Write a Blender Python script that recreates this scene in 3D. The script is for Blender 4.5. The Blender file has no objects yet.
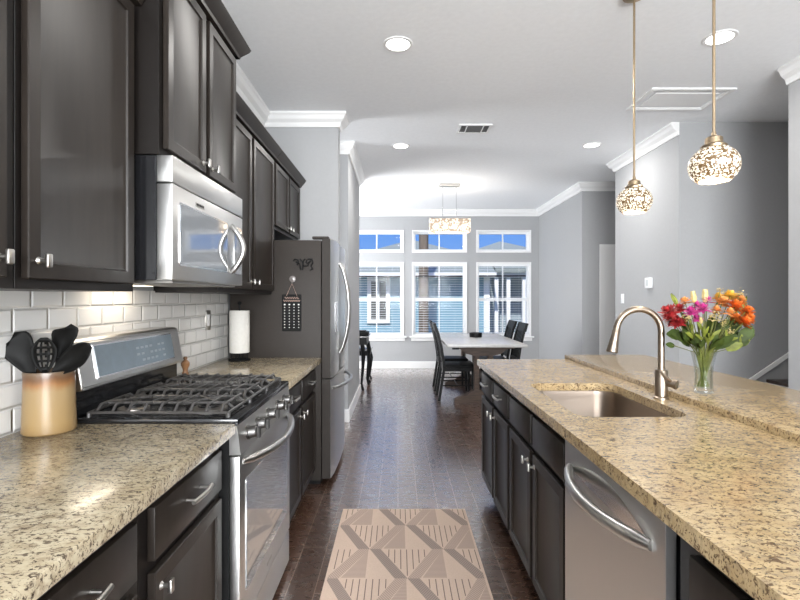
import bpy, bmesh, math, random
from mathutils import Vector, Matrix
random.seed(7)
S = bpy.context.scene
C = S.collection
PI = math.pi

# ------------------------------------------------------------------ camera
CAMZ = 1.34
cd = bpy.data.cameras.new('camera'); cam = bpy.data.objects.new('camera', cd); C.objects.link(cam)
cam.location = (0, 0, CAMZ); cam.rotation_euler = (PI/2, 0, 0)
cd.sensor_width = 36; cd.lens = 36*485/800; cd.shift_x = 0.0025; cd.shift_y = -0.0025
cd.clip_start = 0.02; cd.clip_end = 200
S.camera = cam
# ------------------------------------------------------------------ world, sun, added fill lamps, exposure
W = bpy.data.worlds.new('sky'); S.world = W; W.use_nodes = True
nt = W.node_tree; nt.nodes.clear()
wo = nt.nodes.new('ShaderNodeOutputWorld'); bg = nt.nodes.new('ShaderNodeBackground')
tc = nt.nodes.new('ShaderNodeTexCoord'); sx = nt.nodes.new('ShaderNodeSeparateXYZ'); rp = nt.nodes.new('ShaderNodeValToRGB')
nt.links.new(tc.outputs['Generated'], sx.inputs[0]); nt.links.new(sx.outputs['Z'], rp.inputs[0])
e = rp.color_ramp.elements
e[0].position = 0.0; e[0].color = (0.36, 0.58, 0.98, 1)
e[1].position = 0.5; e[1].color = (0.10, 0.26, 0.85, 1)
m_ = e.new(0.12); m_.color = (0.19, 0.42, 1.0, 1)
nt.links.new(rp.outputs[0], bg.inputs[0]); bg.inputs[1].default_value = 0.47
nt.links.new(bg.outputs[0], wo.inputs[0])
sd = bpy.data.lights.new('sun', 'SUN'); sd.energy = 3.0; sd.angle = 0.03; sd.color = (1, .96, .9)
so = bpy.data.objects.new('sun', sd); C.objects.link(so); so.rotation_euler = (math.radians(42), 0, math.radians(-14)); so.location = (0, -5, 12)
def area(name, loc, rot, sxx, syy, power, col=(1, 1, 1)):
    d = bpy.data.lights.new(name, 'AREA'); d.shape = 'RECTANGLE'; d.size = sxx; d.size_y = syy; d.energy = power; d.color = col
    o = bpy.data.objects.new(name, d); C.objects.link(o); o.location = loc; o.rotation_euler = rot
    return o
area('fill_behind_camera', (0.8, -3.35, 1.6), (PI/2+.5, 0, 0), 3.2, 1.7, 290, (.96, .985, 1))  # unseen fill lamp added behind the camera, tilted up to brighten the ceiling
area('fill_dining_side', (-2.15, 8.0, 1.6), (0, -PI/2+.06, 0), 1.6, 1.8, 72, (.96, .98, 1))  # unseen area lamp added to brighten the right dining wall
area('fill_hall', (-3.0, 4.9, 1.6), (0, -PI/2, 0), 1.6, .6, 30, (.96, .98, 1))  # fill lamp added out of view in the hall to light the middle right wall
S.view_settings.view_transform = 'Standard'; S.view_settings.look = 'None'
S.view_settings.exposure = 1.0; S.view_settings.gamma = 1.0
try: S.view_settings.use_curve_mapping = False
except Exception: pass

# ------------------------------------------------------------------ materials
def pm(name, col, rough=.5, metal=0.0, spec=.5, coat=0.0, coat_r=.05, emis=None, es=0):
    m = bpy.data.materials.new(name); m.use_nodes = True
    b = m.node_tree.nodes['Principled BSDF']
    b.inputs['Base Color'].default_value = (*col, 1); b.inputs['Roughness'].default_value = rough
    b.inputs['Metallic'].default_value = metal; b.inputs['Specular IOR Level'].default_value = spec
    b.inputs['Coat Weight'].default_value = coat; b.inputs['Coat Roughness'].default_value = coat_r
    if emis: b.inputs['Emission Color'].default_value = (*emis, 1); b.inputs['Emission Strength'].default_value = es
    return m
class NT:
    def __init__(s, m): s.t = m.node_tree; s.b = s.t.nodes['Principled BSDF']
    def n(s, ty, **kw):
        x = s.t.nodes.new(ty)
        for k, v in kw.items():
            if hasattr(x, k): setattr(x, k, v)
            else: x.inputs[k].default_value = v
        return x
    def l(s, a, b): s.t.links.new(a, b)
    def coords(s, scale=(1, 1, 1), rot=(0, 0, 0), kind='Object'):
        t = s.n('ShaderNodeTexCoord'); mp = s.n('ShaderNodeMapping'); mp.inputs['Scale'].default_value = scale; mp.inputs['Rotation'].default_value = rot
        s.l(t.outputs[kind], mp.inputs['Vector']); return mp.outputs[0]
    def ramp(s, fac, stops, interp='LINEAR'):
        r = s.n('ShaderNodeValToRGB'); r.color_ramp.interpolation = interp; el = r.color_ramp.elements
        while len(el) < len(stops): el.new(0.5)
        for q, (p, c) in zip(el, stops): q.position = p; q.color = (*c, 1) if len(c) == 3 else c
        s.l(fac, r.inputs[0]); return r.outputs[0]
    def noise(s, vec, scale, detail=3, rough=.5, dist=0):
        n = s.n('ShaderNodeTexNoise'); n.inputs['Scale'].default_value = scale; n.inputs['Detail'].default_value = detail
        n.inputs['Roughness'].default_value = rough; n.inputs['Distortion'].default_value = dist; s.l(vec, n.inputs['Vector']); return n.outputs[0]
    def mix(s, fac, a, b, mode='MIX'):
        m = s.n('ShaderNodeMix'); m.data_type = 'RGBA'; m.blend_type = mode
        for i, v in ((0, fac), (6, a), (7, b)):
            if hasattr(v, 'is_output'): s.l(v, m.inputs[i])
            else: m.inputs[i].default_value = v if i == 0 else (*v, 1)
        return m.outputs[2]
    def bump(s, h, strength=.2, dist=.01):
        b = s.n('ShaderNodeBump'); b.inputs['Strength'].default_value = strength; b.inputs['Distance'].default_value = dist
        s.l(h, b.inputs['Height']); s.l(b.outputs[0], s.b.inputs['Normal'])
    def base(s, c): s.l(c, s.b.inputs['Base Color'])
    def rough(s, c): s.l(c, s.b.inputs['Roughness'])

def noisy(name, col, amt, scale, rough=.5, bump=0, stretch=(1, 1, 1), **kw):
    m = pm(name, col, rough, **kw); N = NT(m); v = N.coords(stretch); n = N.noise(v, scale, 4)
    d = tuple(max(0, c*(1-amt)) for c in col); u = tuple(min(1, c*(1+amt)) for c in col)
    N.base(N.ramp(n, [(.3, d), (.7, u)]))
    if bump: N.bump(n, bump, .005)
    return m

def mat_granite(name, warm):
    m = pm(name, (.6, .5, .36), .19, spec=.5, coat=.12, coat_r=.06); N = NT(m)
    v = N.coords((1.65, 2.6, 2.1), (0, 0, .35 if warm else -.5))
    n1 = N.noise(v, 7, 4, .6, .4); n2 = N.noise(v, 38, 5, .62, 1.0); n3 = N.noise(v, 75, 4, .6, .8); n4 = N.noise(v, 22, 3, .5, .6)
    a = (.42, .295, .15) if warm else (.42, .345, .225); b = (.55, .41, .225) if warm else (.55, .475, .34)
    c = N.mix(N.ramp(n1, [(.35, (0, 0, 0)), (.65, (1, 1, 1))]), a, b)
    c = N.mix(N.ramp(n4, [(.50, (0, 0, 0)), (.66, (.6, .6, .6))]), c, (.27, .205, .13))
    c = N.mix(N.ramp(n2, [(.535, (0, 0, 0)), (.60, (.95, .95, .95))]), c, (.115, .07, .038) if warm else (.12, .09, .065))
    c = N.mix(N.ramp(n3, [(.585, (0, 0, 0)), (.64, (.9, .9, .9))]), c, (.035, .022, .016))
    N.base(c); return m
def mat_floor():
    m = pm('dark_hardwood', (.05, .03, .02), .3, spec=.8, coat=1, coat_r=.2); m.node_tree.nodes['Principled BSDF'].inputs['Coat IOR'].default_value = 2.4; N = NT(m)
    v = N.coords((1, 1, 1), (0, 0, PI/2))
    br = N.n('ShaderNodeTexBrick'); N.l(v, br.inputs['Vector'])
    br.offset = .37; br.inputs['Scale'].default_value = 1.0; br.inputs['Brick Width'].default_value = 1.1; br.inputs['Row Height'].default_value = .127
    br.inputs['Mortar Size'].default_value = .0022; br.inputs['Mortar Smooth'].default_value = .3; br.inputs['Bias'].default_value = 0
    br.inputs['Color1'].default_value = (.058, .028, .017, 1); br.inputs['Color2'].default_value = (.098, .047, .029, 1); br.inputs['Mortar'].default_value = (.30, .22, .17, 1)
    g = N.noise(N.coords((14, 1.2, 1)), 5, 5, .6, .6)
    N.base(N.mix(N.ramp(g, [(.3, (.0, .0, .0)), (.75, (.4, .4, .4))]), br.outputs['Color'], (.03, .015, .01)))
    h = N.noise(N.coords((7, 16, 1)), 2.2, 3, .6, .5)
    ad = N.n('ShaderNodeMath'); ad.operation = 'MULTIPLY_ADD'; N.l(br.outputs['Fac'], ad.inputs[0]); ad.inputs[1].default_value = -.8; N.l(h, ad.inputs[2])
    N.bump(ad.outputs[0], .10, .004)
    N.rough(N.ramp(h, [(.3, (.25, .25, .25)), (.7, (.31, .31, .31))]))
    return m
def mat_tile():
    m = pm('white_subway_tile', (.78, .77, .75), .16, spec=.5); N = NT(m)
    t = N.n('ShaderNodeTexCoord'); s = N.n('ShaderNodeSeparateXYZ'); c = N.n('ShaderNodeCombineXYZ')
    N.l(t.outputs['Object'], s.inputs[0]); N.l(s.outputs['Y'], c.inputs['X']); N.l(s.outputs['Z'], c.inputs['Y'])
    def brick(mort, smooth):
        br = N.n('ShaderNodeTexBrick'); N.l(c.outputs[0], br.inputs['Vector']); br.inputs['Scale'].default_value = 1
        br.inputs['Brick Width'].default_value = .155; br.inputs['Row Height'].default_value = .0785; br.inputs['Mortar Size'].default_value = mort; br.inputs['Mortar Smooth'].default_value = smooth
        br.inputs['Color1'].default_value = (.76, .75, .73, 1); br.inputs['Color2'].default_value = (.72, .71, .69, 1); br.inputs['Mortar'].default_value = (.64, .63, .61, 1); return br
    b1 = brick(.0011, .1); b2 = brick(.009, 1.0)
    N.base(b1.outputs['Color'])
    inv = N.n('ShaderNodeMath'); inv.operation = 'MULTIPLY'; N.l(b2.outputs['Fac'], inv.inputs[0]); inv.inputs[1].default_value = -1
    N.bump(inv.outputs[0], 1.0, .006)
    return m
def mat_steel(name, col=(.60, .59, .57), rough=.28, stretch=(2, 2, 120)):
    m = pm(name, col, rough, metal=1.0); N = NT(m); n = N.noise(N.coords(stretch), 6, 3, .6)
    N.rough(N.ramp(n, [(.3, (rough*.92,)*3), (.7, (rough*1.08,)*3)])); return m
def mat_glass(name, tint=(1, 1, 1), refl=.10):
    m = bpy.data.materials.new(name); m.use_nodes = True; t = m.node_tree; t.nodes.clear()
    o = t.nodes.new('ShaderNodeOutputMaterial'); tr = t.nodes.new('ShaderNodeBsdfTransparent'); gl = t.nodes.new('ShaderNodeBsdfGlossy'); mx = t.nodes.new('ShaderNodeMixShader'); fr = t.nodes.new('ShaderNodeFresnel')
    tr.inputs[0].default_value = (*tint, 1); gl.inputs['Roughness'].default_value = .02; fr.inputs[0].default_value = 1.45
    mu = t.nodes.new('ShaderNodeMath'); mu.operation = 'MULTIPLY'; mu.inputs[1].default_value = refl*10
    t.links.new(fr.outputs[0], mu.inputs[0]); t.links.new(mu.outputs[0], mx.inputs[0]); t.links.new(tr.outputs[0], mx.inputs[1]); t.links.new(gl.outputs[0], mx.inputs[2]); t.links.new(mx.outputs[0], o.inputs[0])
    return m
def mat_mosaic(name, dark, light, scale, es):
    m = pm(name, dark, .25, spec=.6); N = NT(m); v = N.n('ShaderNodeTexVoronoi'); v.inputs['Scale'].default_value = scale
    N.l(N.coords(), v.inputs['Vector'])
    s = N.n('ShaderNodeSeparateColor'); N.l(v.outputs['Color'], s.inputs[0])
    f = N.ramp(s.outputs[0], [(.5, (0, 0, 0)), (.66, (1, 1, 1))])
    N.base(N.mix(f, dark, light)); N.l(N.mix(f, tuple(c*.35 for c in dark), light), N.b.inputs['Emission Color']); N.b.inputs['Emission Strength'].default_value = es
    return m

M = {}
M['wall'] = noisy('grey_wall_paint', (.385, .39, .40), .015, 40, .85, .05)
M['ceil'] = noisy('white_textured_ceiling', (.86, .875, .895), .02, 28, .9, .25)
M['white'] = pm('white_trim_paint', (.82, .82, .82), .35)
M['vinyl'] = pm('white_vinyl', (.85, .86, .87), .4)
M['floor'] = mat_floor()
M['tile'] = mat_tile()
M['gr_l'] = mat_granite('speckled_granite_cream', False)
M['gr_r'] = mat_granite('speckled_granite_gold', True)
M['esp'] = noisy('espresso_stained_wood', (.020, .0155, .0125), .18, 5, .38, 0, (8, 8, 1), spec=.24, coat=.0, coat_r=.18)
M['esp_dk'] = pm('espresso_face_frame', (.009, .007, .006), .4, spec=.3)
M['steel'] = mat_steel('brushed_stainless', (.62, .61, .59), .32)
M['steel_h'] = mat_steel('brushed_stainless_vertical', (.64, .635, .62), .34, (120, 120, 2))
M['steel_d'] = mat_steel('satin_sink_steel', (.30, .245, .20), .36, (60, 2, 2))
M['nickel'] = mat_steel('brushed_nickel', (.34, .275, .215), .34, (3, 3, 60))
M['hsteel'] = mat_steel('satin_steel_handle', (.42, .41, .40), .30)
M['pewter'] = pm('satin_nickel_hardware', (.46, .44, .41), .32, metal=1)
M['chrome'] = pm('polished_chrome', (.75, .75, .75), .1, metal=1)
M['fr_side'] = noisy('grey_brown_fridge_side', (.036, .030, .026), .06, 120, .5, .05, spec=.2)
M['black'] = pm('gloss_black_enamel', (.010, .010, .011), .15, spec=.6)
M['blackm'] = pm('matte_black', (.006, .006, .006), .6, spec=.2)
M['iron'] = noisy('cast_iron', (.040, .037, .035), .3, 60, .38, .2, spec=.7)
M['burner'] = pm('burner_aluminium', (.35, .33, .31), .4, metal=1)
M['glass_dk'] = pm('dark_oven_glass', (.17, .175, .18), .09, spec=1.0, coat=1, coat_r=.03)
M['glass_lt'] = pm('grey_reflective_glass', (.20, .215, .23), .06, spec=1.0, coat=1, coat_r=.03)
M['display'] = noisy('blue_grey_control_glass', (.16, .20, .23), .1, 20, .12, spec=.8)
M['cream'] = None
M['nylon'] = noisy('black_nylon', (.005, .0048, .0045), .2, 30, .5, .1, spec=.12)
M['paper'] = noisy('white_paper_towel', (.62, .60, .56), .03, 60, .9, .3)
M['wood_br'] = noisy('turned_brown_wood', (.20, .095, .04), .35, 14, .35, 0, (3, 3, 1))
M['oak_gr'] = noisy('weathered_brown_wood', (.085, .055, .04), .3, 8, .5, .1, (1, 8, 8))
M['table_top'] = noisy('satin_black_tabletop', (.10, .095, .095), .15, 5, .22, 0, (6, 1, 1), spec=.8, coat=.6, coat_r=.1)
M['chair'] = noisy('black_painted_wood', (.005, .005, .0055), .2, 6, .45, 0, spec=.22)
M['glass'] = mat_glass('clear_window_glass', (.97, .98, .98), .012)
M['vase'] = mat_glass('clear_vase_glass', (.97, .985, .98), .035)
M['water'] = mat_glass('vase_water', (.92, .95, .90), .02)
M['lens'] = pm('lit_lens', (1, 1, 1), .4, emis=(1, .97, .92), es=3)
M['bulb'] = pm('lit_bulb', (1, 1, 1), .4, emis=(1, .86, .62), es=2)
M['globe'] = mat_mosaic('mercury_mosaic_glass', (.12, .07, .028), (.66, .58, .46), 150, .68)
M['crystal'] = mat_mosaic('lit_crystal_strands', (.36, .26, .18), (.60, .50, .40), 45, .75)
M['knob'] = pm('dark_satin_chrome', (.13, .125, .12), .3, metal=1)
M['brass'] = mat_steel('warm_satin_brass', (.42, .32, .21), .3, (3, 3, 40))
M['stair'] = noisy('dark_stair_tread', (.035, .022, .016), .2, 8, .35)
M['grille'] = pm('grey_vent_shadow', (.16, .16, .16), .7)
M['chalk'] = pm('chalk_white', (.75, .73, .70), .7)
M['kraft'] = pm('pink_beige_cord', (.50, .34, .28), .8)
M['plastic'] = pm('clear_grey_plastic', (.22, .20, .19), .15, spec=.8)
M['stem'] = noisy('green_stem', (.095, .105, .018), .3, 40, .5)
M['leaf'] = noisy('dark_green_leaf', (.034, .052, .008), .5, 25, .6, spec=.25)
M['leaf_lt'] = noisy('yellow_green_leaf', (.13, .15, .02), .45, 25, .55, spec=.3)
# crock: cream glaze with a brown band just under the rim
def mat_crock():
    m = pm('cream_stoneware_glaze', (.6, .42, .2), .28); N = NT(m)
    t = N.n('ShaderNodeTexCoord'); s = N.n('ShaderNodeSeparateXYZ'); N.l(t.outputs['Object'], s.inputs[0])
    n = N.noise(N.coords((1, 1, .35)), 28, 4, .6); a = N.n('ShaderNodeMath'); a.operation = 'MULTIPLY_ADD'
    N.l(n, a.inputs[0]); a.inputs[1].default_value = .03; N.l(s.outputs['Z'], a.inputs[2])
    N.base(N.ramp(a.outputs[0], [(.0, (.20, .12, .045)), (.05, (.28, .185, .08)), (.150, (.29, .20, .10)), (.172, (.25, .12, .045)), (.190, (.12, .055, .025)), (.205, (.13, .085, .05))]))
    return m
M['cream'] = mat_crock()

# ------------------------------------------------------------------ mesh helpers
class MB:
    def __init__(s): s.bm = bmesh.new(); s.mi = 0
    def _set(s, verts):
        for f in {f for v in verts for f in v.link_faces}: f.material_index = s.mi
    def box(s, x0, x1, y0, y1, z0, z1, bev=0, seg=1, rot=None, piv=None):
        r = bmesh.ops.create_cube(s.bm, size=1); vs = r['verts']
        mt = Matrix.Translation(((x0+x1)/2, (y0+y1)/2, (z0+z1)/2)) @ Matrix.Diagonal((abs(x1-x0), abs(y1-y0), abs(z1-z0), 1))
        bmesh.ops.transform(s.bm, matrix=mt, verts=vs)
        if bev:
            ed = list({e for v in vs for e in v.link_edges})
            q = bmesh.ops.bevel(s.bm, geom=ed, offset=bev, segments=seg, affect='EDGES', profile=.5)
            vs = list({v for f in q['faces'] for v in f.verts} | {v for v in vs if v.is_valid})
        if rot is not None:
            p = Vector(piv or ((x0+x1)/2, (y0+y1)/2, (z0+z1)/2))
            bmesh.ops.transform(s.bm, matrix=Matrix.Translation(p) @ rot @ Matrix.Translation(-p), verts=vs)
        s._set(vs); return s
    def tube(s, pts, r, n=10, closed=False, flat=1.0):
        pts = [Vector(p) for p in pts]; k = len(pts); rs = r if isinstance(r, (list, tuple)) else [r]*k
        rings = []; up = None
        for i, p in enumerate(pts):
            a = pts[(i-1) % k] if (i or closed) else p; b = pts[(i+1) % k] if (i < k-1 or closed) else p
            t = (b-a).normalized()
            if up is None: up = Vector((0, 0, 1)) if abs(t.z) < .9 else Vector((1, 0, 0))
            u = (up - t*up.dot(t)).normalized(); w = t.cross(u); up = u
            rings.append([s.bm.verts.new(p + (u*math.cos(2*PI*j/n)*flat + w*math.sin(2*PI*j/n))*rs[i]) for j in range(n)])
        m = k if closed else k-1
        for i in range(m):
            A, B = rings[i], rings[(i+1) % k]
            for j in range(n):
                f = s.bm.faces.new((A[j], A[(j+1) % n], B[(j+1) % n], B[j])); f.material_index = s.mi
        if not closed:
            s.bm.faces.new(rings[0][::-1]).material_index = s.mi; s.bm.faces.new(rings[-1]).material_index = s.mi
        return s
    def frame(s, axis, u0, u1, v0, v1, w, a, b, bev=0):
        """rectangular frame of four butted bars; axis is the thin direction, a..b its extent"""
        for p0, p1, q0, q1 in ((u0, u1, v0, v0+w), (u0, u1, v1-w, v1), (u0, u0+w, v0+w, v1-w), (u1-w, u1, v0+w, v1-w)):
            if axis == 'y': s.box(p0, p1, a, b, q0, q1, bev)
            elif axis == 'z': s.box(p0, p1, q0, q1, a, b, bev)
            else: s.box(a, b, p0, p1, q0, q1, bev)
        return s
    def lathe(s, prof, c, n=24, mat=None, cap=True, sq=1.0):
        T = Matrix.Translation(Vector(c)) @ (mat or Matrix.Identity(4)); rings = []
        for r, z in prof:
            rings.append([s.bm.verts.new(T @ Vector((max(r, 1e-4)*math.cos(2*PI*j/n), max(r, 1e-4)*sq*math.sin(2*PI*j/n), z))) for j in range(n)])
        for A, B in zip(rings, rings[1:]):
            for j in range(n):
                f = s.bm.faces.new((A[j], A[(j+1) % n], B[(j+1) % n], B[j])); f.material_index = s.mi
        if cap:
            s.bm.faces.new(rings[0][::-1]).material_index = s.mi; s.bm.faces.new(rings[-1]).material_index = s.mi
        return s
    def cyl(s, a, b, r, n=16, r2=None): return s.tube([a, b], [r, r if r2 is None else r2], n)
    def prism(s, poly, axis, a, b):
        def P(u, v, w): return {'x': (w, u, v), 'y': (u, w, v), 'z': (u, v, w)}[axis]
        A = [s.bm.verts.new(P(u, v, a)) for u, v in poly]; B = [s.bm.verts.new(P(u, v, b)) for u, v in poly]; n = len(poly)
        fs = [s.bm.faces.new(A), s.bm.faces.new(B[::-1])] + [s.bm.faces.new((A[i], B[i], B[(i+1) % n], A[(i+1) % n])) for i in range(n)]
        for f in fs: f.material_index = s.mi
        return s
    def ball(s, c, rx, ry=None, rz=None, u=14, v=8, mat=None):
        r = bmesh.ops.create_uvsphere(s.bm, u_segments=u, v_segments=v, radius=1)
        T = Matrix.Translation(Vector(c)) @ (mat or Matrix.Identity(4)) @ Matrix.Diagonal((rx, ry or rx, rz or rx, 1))
        bmesh.ops.transform(s.bm, matrix=T, verts=r['verts']); s._set(r['verts']); return s
    def build(s, name, mat, parent=None, off=None, smooth=.6, solid=0):
        """off: world point that becomes the object's origin (top-level); parts take their thing's origin"""
        bmesh.ops.recalc_face_normals(s.bm, faces=s.bm.faces)
        if parent is not None: off = ORG[parent.name]
        elif off is None:
            xs = [v.co.x for v in s.bm.verts]; ys = [v.co.y for v in s.bm.verts]; zs = [v.co.z for v in s.bm.verts]
            off = Vector(((min(xs)+max(xs))/2, (min(ys)+max(ys))/2, min(zs)))
        off = Vector(off)
        bmesh.ops.translate(s.bm, vec=-off, verts=s.bm.verts)
        me = bpy.data.meshes.new(name); s.bm.to_mesh(me); s.bm.free()
        for m in (mat if isinstance(mat, list) else [mat]): me.materials.append(m)
        if smooth:
            me.polygons.foreach_set('use_smooth', [True]*len(me.polygons)); me.set_sharp_from_angle(angle=smooth)
        o = bpy.data.objects.new(name, me); C.objects.link(o)
        if parent is not None: o.parent = parent
        else: o.location = off
        ORG[o.name] = off
        if solid:
            md = o.modifiers.new('thickness', 'SOLIDIFY'); md.thickness = solid; md.offset = 0
        return o
ORG = {}
def thing(name, loc, label, cat, group=None):
    o = bpy.data.objects.new(name, None); C.objects.link(o); o.location = loc; o.empty_display_size = .1
    o['label'] = label; o['category'] = cat
    if group: o['group'] = group
    ORG[o.name] = Vector(loc); return o
def tag(o, label, cat, group=None, kind=None):
    o['label'] = label; o['category'] = cat
    if group: o['group'] = group
    if kind: o['kind'] = kind
    return o
def struct(o): o['kind'] = 'structure'; return o
def part(o, label): o['label'] = label; return o
def dup(root, loc, label=None, rz=None):
    r = root.copy(); C.objects.link(r); r.location = loc
    if label: r['label'] = label
    if rz is not None: r.rotation_euler = (0, 0, rz)
    for ch in list(root.children):
        c = ch.copy(); C.objects.link(c); c.parent = r
        for g in ch.children:
            d = g.copy(); C.objects.link(d); d.parent = c
    return r

# ================================================================== STRUCTURE
H = 3.015
WL = -1.226         # left kitchen wall
struct(MB().box(-3.2, 5.2, -3.7, 9.45, -.1, 0).build('floor', M['floor'], off=(0, 0, 0)))
struct(MB().box(-3.2, 5.2, -3.7, 9.45, H, H+.15).build('ceiling', M['ceil'], off=(0, 0, H)))
def wall(name, *b, mat='wall'): return struct(MB().box(*b).build(name, M[mat]))
wall('wall_left', WL-.14, WL, -3.5, 4.42, 0, H)
wall('wall_fridge_side', -3.06, -.545, 4.42, 4.545, 0, H)
wall('wall_hall_end', -3.2, -3.06, 4.42, 6.9, 0, H)
wall('wall_closet', -3.06, -.54, 5.25, 6.77, 0, H)
wall('wall_dining_left', -2.34, -2.2, 6.77, 9.23, 0, H)
wall('wall_dining_right', 2.68, 5.06, 7.06, 9.23, 0, H)
wall('wall_middle_right', 2.68, 5.06, 4.62, 5.98, 0, H)
wall('wall_stair_near', 2.85, 5.06, 3.40, 3.54, 0, H)
wall('wall_right', 2.85, 2.99, -3.5, 3.40, 0, H)
wall('wall_hall_right', 5.06, 5.2, 3.4, 9.23, 0, H)
# far wall with window openings
WC = (-.41, .79, 2.01); WW = .50; LZ = (.63, 2.0); TZ = (2.225, 2.61)
mb = MB(); xs = [-2.34] + [v for c in WC for v in (c-WW, c+WW)] + [5.2]
for i in range(0, 7, 2): mb.box(xs[i], xs[i+1], 9.23, 9.40, 0, H)
for c in WC:
    for z0, z1 in ((0, LZ[0]), (LZ[1], TZ[0]), (TZ[1], H)): mb.box(c-WW, c+WW, 9.23, 9.40, z0, z1)
struct(mb.build('wall_back', M['wall']))
# wall behind the camera, with its own large window opening
mb = MB()
for b in ((-3.2, -.9, 0, H), (2.5, 5.2, 0, H), (-.9, 2.5, 0, .75), (-.9, 2.5, 2.75, H)): mb.box(b[0], b[1], -3.7, -3.5, b[2], b[3])
struct(mb.build('wall_front', M['wall']))
mb = MB()
for x in (-.9, .2, 1.33, 2.43): mb.box(x, x+.07, -3.65, -3.58, .75, 2.75)
for z in (.75, 1.72, 2.68): mb.box(-.9, 2.5, -3.65, -3.58, z, z+.07)
struct(mb.build('window_7', M['vinyl']))

# backsplash
struct(MB().box(WL, WL+.009, .1, 3.47, .90, 1.375).build('wall_backsplash', M['tile'], off=(WL, .06, .914)))

# crown mouldings
CP = [(0, 0), (.080, 0), (.080, -.018), (.068, -.03), (.055, -.06), (.026, -.085), (.015, -.12), (0, -.12)]
ntrim = [0]
def crown(p0, p1, nrm):
    """straight crown run; each end is (point, mitre) where mitre>0 lengthens the outer edge"""
    (x0, y0, m0), (x1, y1, m1) = p0, p1; d = Vector((x1-x0, y1-y0, 0)).normalized(); n = Vector((nrm[0], nrm[1], 0)); m = MB()
    A = [m.bm.verts.new(Vector((x0, y0, H)) + n*u + Vector((0, 0, v)) - d*m0*u) for u, v in CP]
    B = [m.bm.verts.new(Vector((x1, y1, H)) + n*u + Vector((0, 0, v)) + d*m1*u) for u, v in CP]
    k = len(CP); m.bm.faces.new(A); m.bm.faces.new(B[::-1])
    for i in range(k): m.bm.faces.new((A[i], B[i], B[(i+1) % k], A[(i+1) % k]))
    ntrim[0] += 1; return struct(m.build('trim_%d' % ntrim[0], M['white'], smooth=.3))
crown((WL, -3.5, 0), (WL, 4.42, -1), (1, 0))
crown((WL, 4.42, -1), (-.545, 4.42, 1), (0, -1))
crown((-.545, 4.42, 1), (-.545, 4.545, 1), (1, 0))
crown((-3.06, 5.25, 0), (-.54, 5.25, 1), (0, -1))
crown((-.54, 5.25, 1), (-.54, 6.77, 1), (1, 0))
crown((-2.2, 6.77, 0), (-.54, 6.77, 1), (0, 1))
crown((-2.2, 9.23, -1), (2.68, 9.23, -1), (0, -1))
crown((2.68, 9.23, -1), (2.68, 7.06, 1), (-1, 0))
crown((2.68, 7.06, 1), (5.06, 7.06, 0), (0, -1))
crown((2.68, 5.98, 1), (2.68, 4.62, 0), (-1, 0))
crown((2.85, 3.54, 0), (2.85, -3.5, 0), (-1, 0))
# baseboards
def base(side, b): struct(MB().box(*b, .003).build('baseboard_' + side, M['white']))
base('back', (-2.2, 2.68, 9.212, 9.23, 0, .135))
base('closet', (-.54, -.522, 5.24, 6.78, 0, .135))
base('closet_front', (-3.06, -.522, 5.232, 5.25, 0, .135))
base('dining_right', (2.662, 2.68, 7.06, 9.212, 0, .135))
base('middle_right', (2.662, 2.68, 4.62, 5.98, 0, .135))
base('stub', (-.545, -.527, 4.42, 4.545, 0, .135))

# far windows: transoms above, double-hung sashes below
def window(i, c, z0, z1, hung):
    m = MB(); y0, y1 = 9.30, 9.36; f = .045
    m.frame('y', c-WW, c+WW, z0, z1, f, y0, y1)
    zm = (z0+z1)/2
    for a, b in (((z0+f, zm-.03), (zm+.03, z1-f)) if hung else ((z0+f, z1-f),)): m.box(c-.011, c+.011, y0+.01, y0+.035, a, b)
    if hung: m.box(c-WW+f, c+WW-f, y0-.01, y1, zm-.03, zm+.03)
    fr = struct(m.build('window_%d' % i, M['vinyl'], off=(c, 9.33, z0)))
    MB().box(c-WW+f, c+WW-f, y0+.018, y0+.024, z0+f, z1-f).build('pane', M['glass'], fr)
    # white returns and sill
    m = MB(); w = .006
    m.frame('y', c-WW, c+WW, z0, z1, w, 9.228, 9.2995)
    m.build('jamb', M['white'], fr)
    m = MB()
    k = .022
    m.frame('y', c-WW-k, c+WW+k, z0-k, z1+k, k, 9.218, 9.2275)
    m.build('casing', M['white'], fr)
    if hung:
        m = MB(); m.box(c-WW-.07, c+WW+.07, 9.18, 9.232, z0-.045, z0-.018, .004); m.box(c-WW-.04, c+WW+.04, 9.212, 9.231, z0-.105, z0-.045, .003)
        m.build('window_sill', M['white'], fr)
for i, c in enumerate(WC):
    window(i+1, c, *LZ, True); window(i+4, c, *TZ, False)
POSW = ('left', 'middle', 'right')
for i, c in enumerate(WC):
    t = thing('window_blind', (c, 9.265, LZ[0]+.01), 'open white slatted blind in the %s of the three tall windows' % POSW[i], 'blind', 'blinds in the tall windows')
    m = MB(); z = LZ[0]+.05
    while z < LZ[1]-.06:
        m.box(c-WW+.015, c+WW-.015, 9.247, 9.283, z, z+.0022, rot=Matrix.Rotation(math.radians(6), 4, 'X')); z += .046
    m.build('slats', M['vinyl'], t)
    MB().box(c-WW+.01, c+WW-.01, 9.243, 9.288, LZ[1]-.055, LZ[1]-.008).build('headrail', M['vinyl'], t)
    MB().box(c-WW+.015, c+WW-.015, 9.247, 9.283, LZ[0]+.008, LZ[0]+.028).build('bottom_rail', M['vinyl'], t)
    m = MB()
    for dx in (-.3, .3): m.cyl((c+dx, 9.265, LZ[0]+.02), (c+dx, 9.265, LZ[1]-.03), .0012, 5)
    m.build('cord', M['vinyl'], t)

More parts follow.
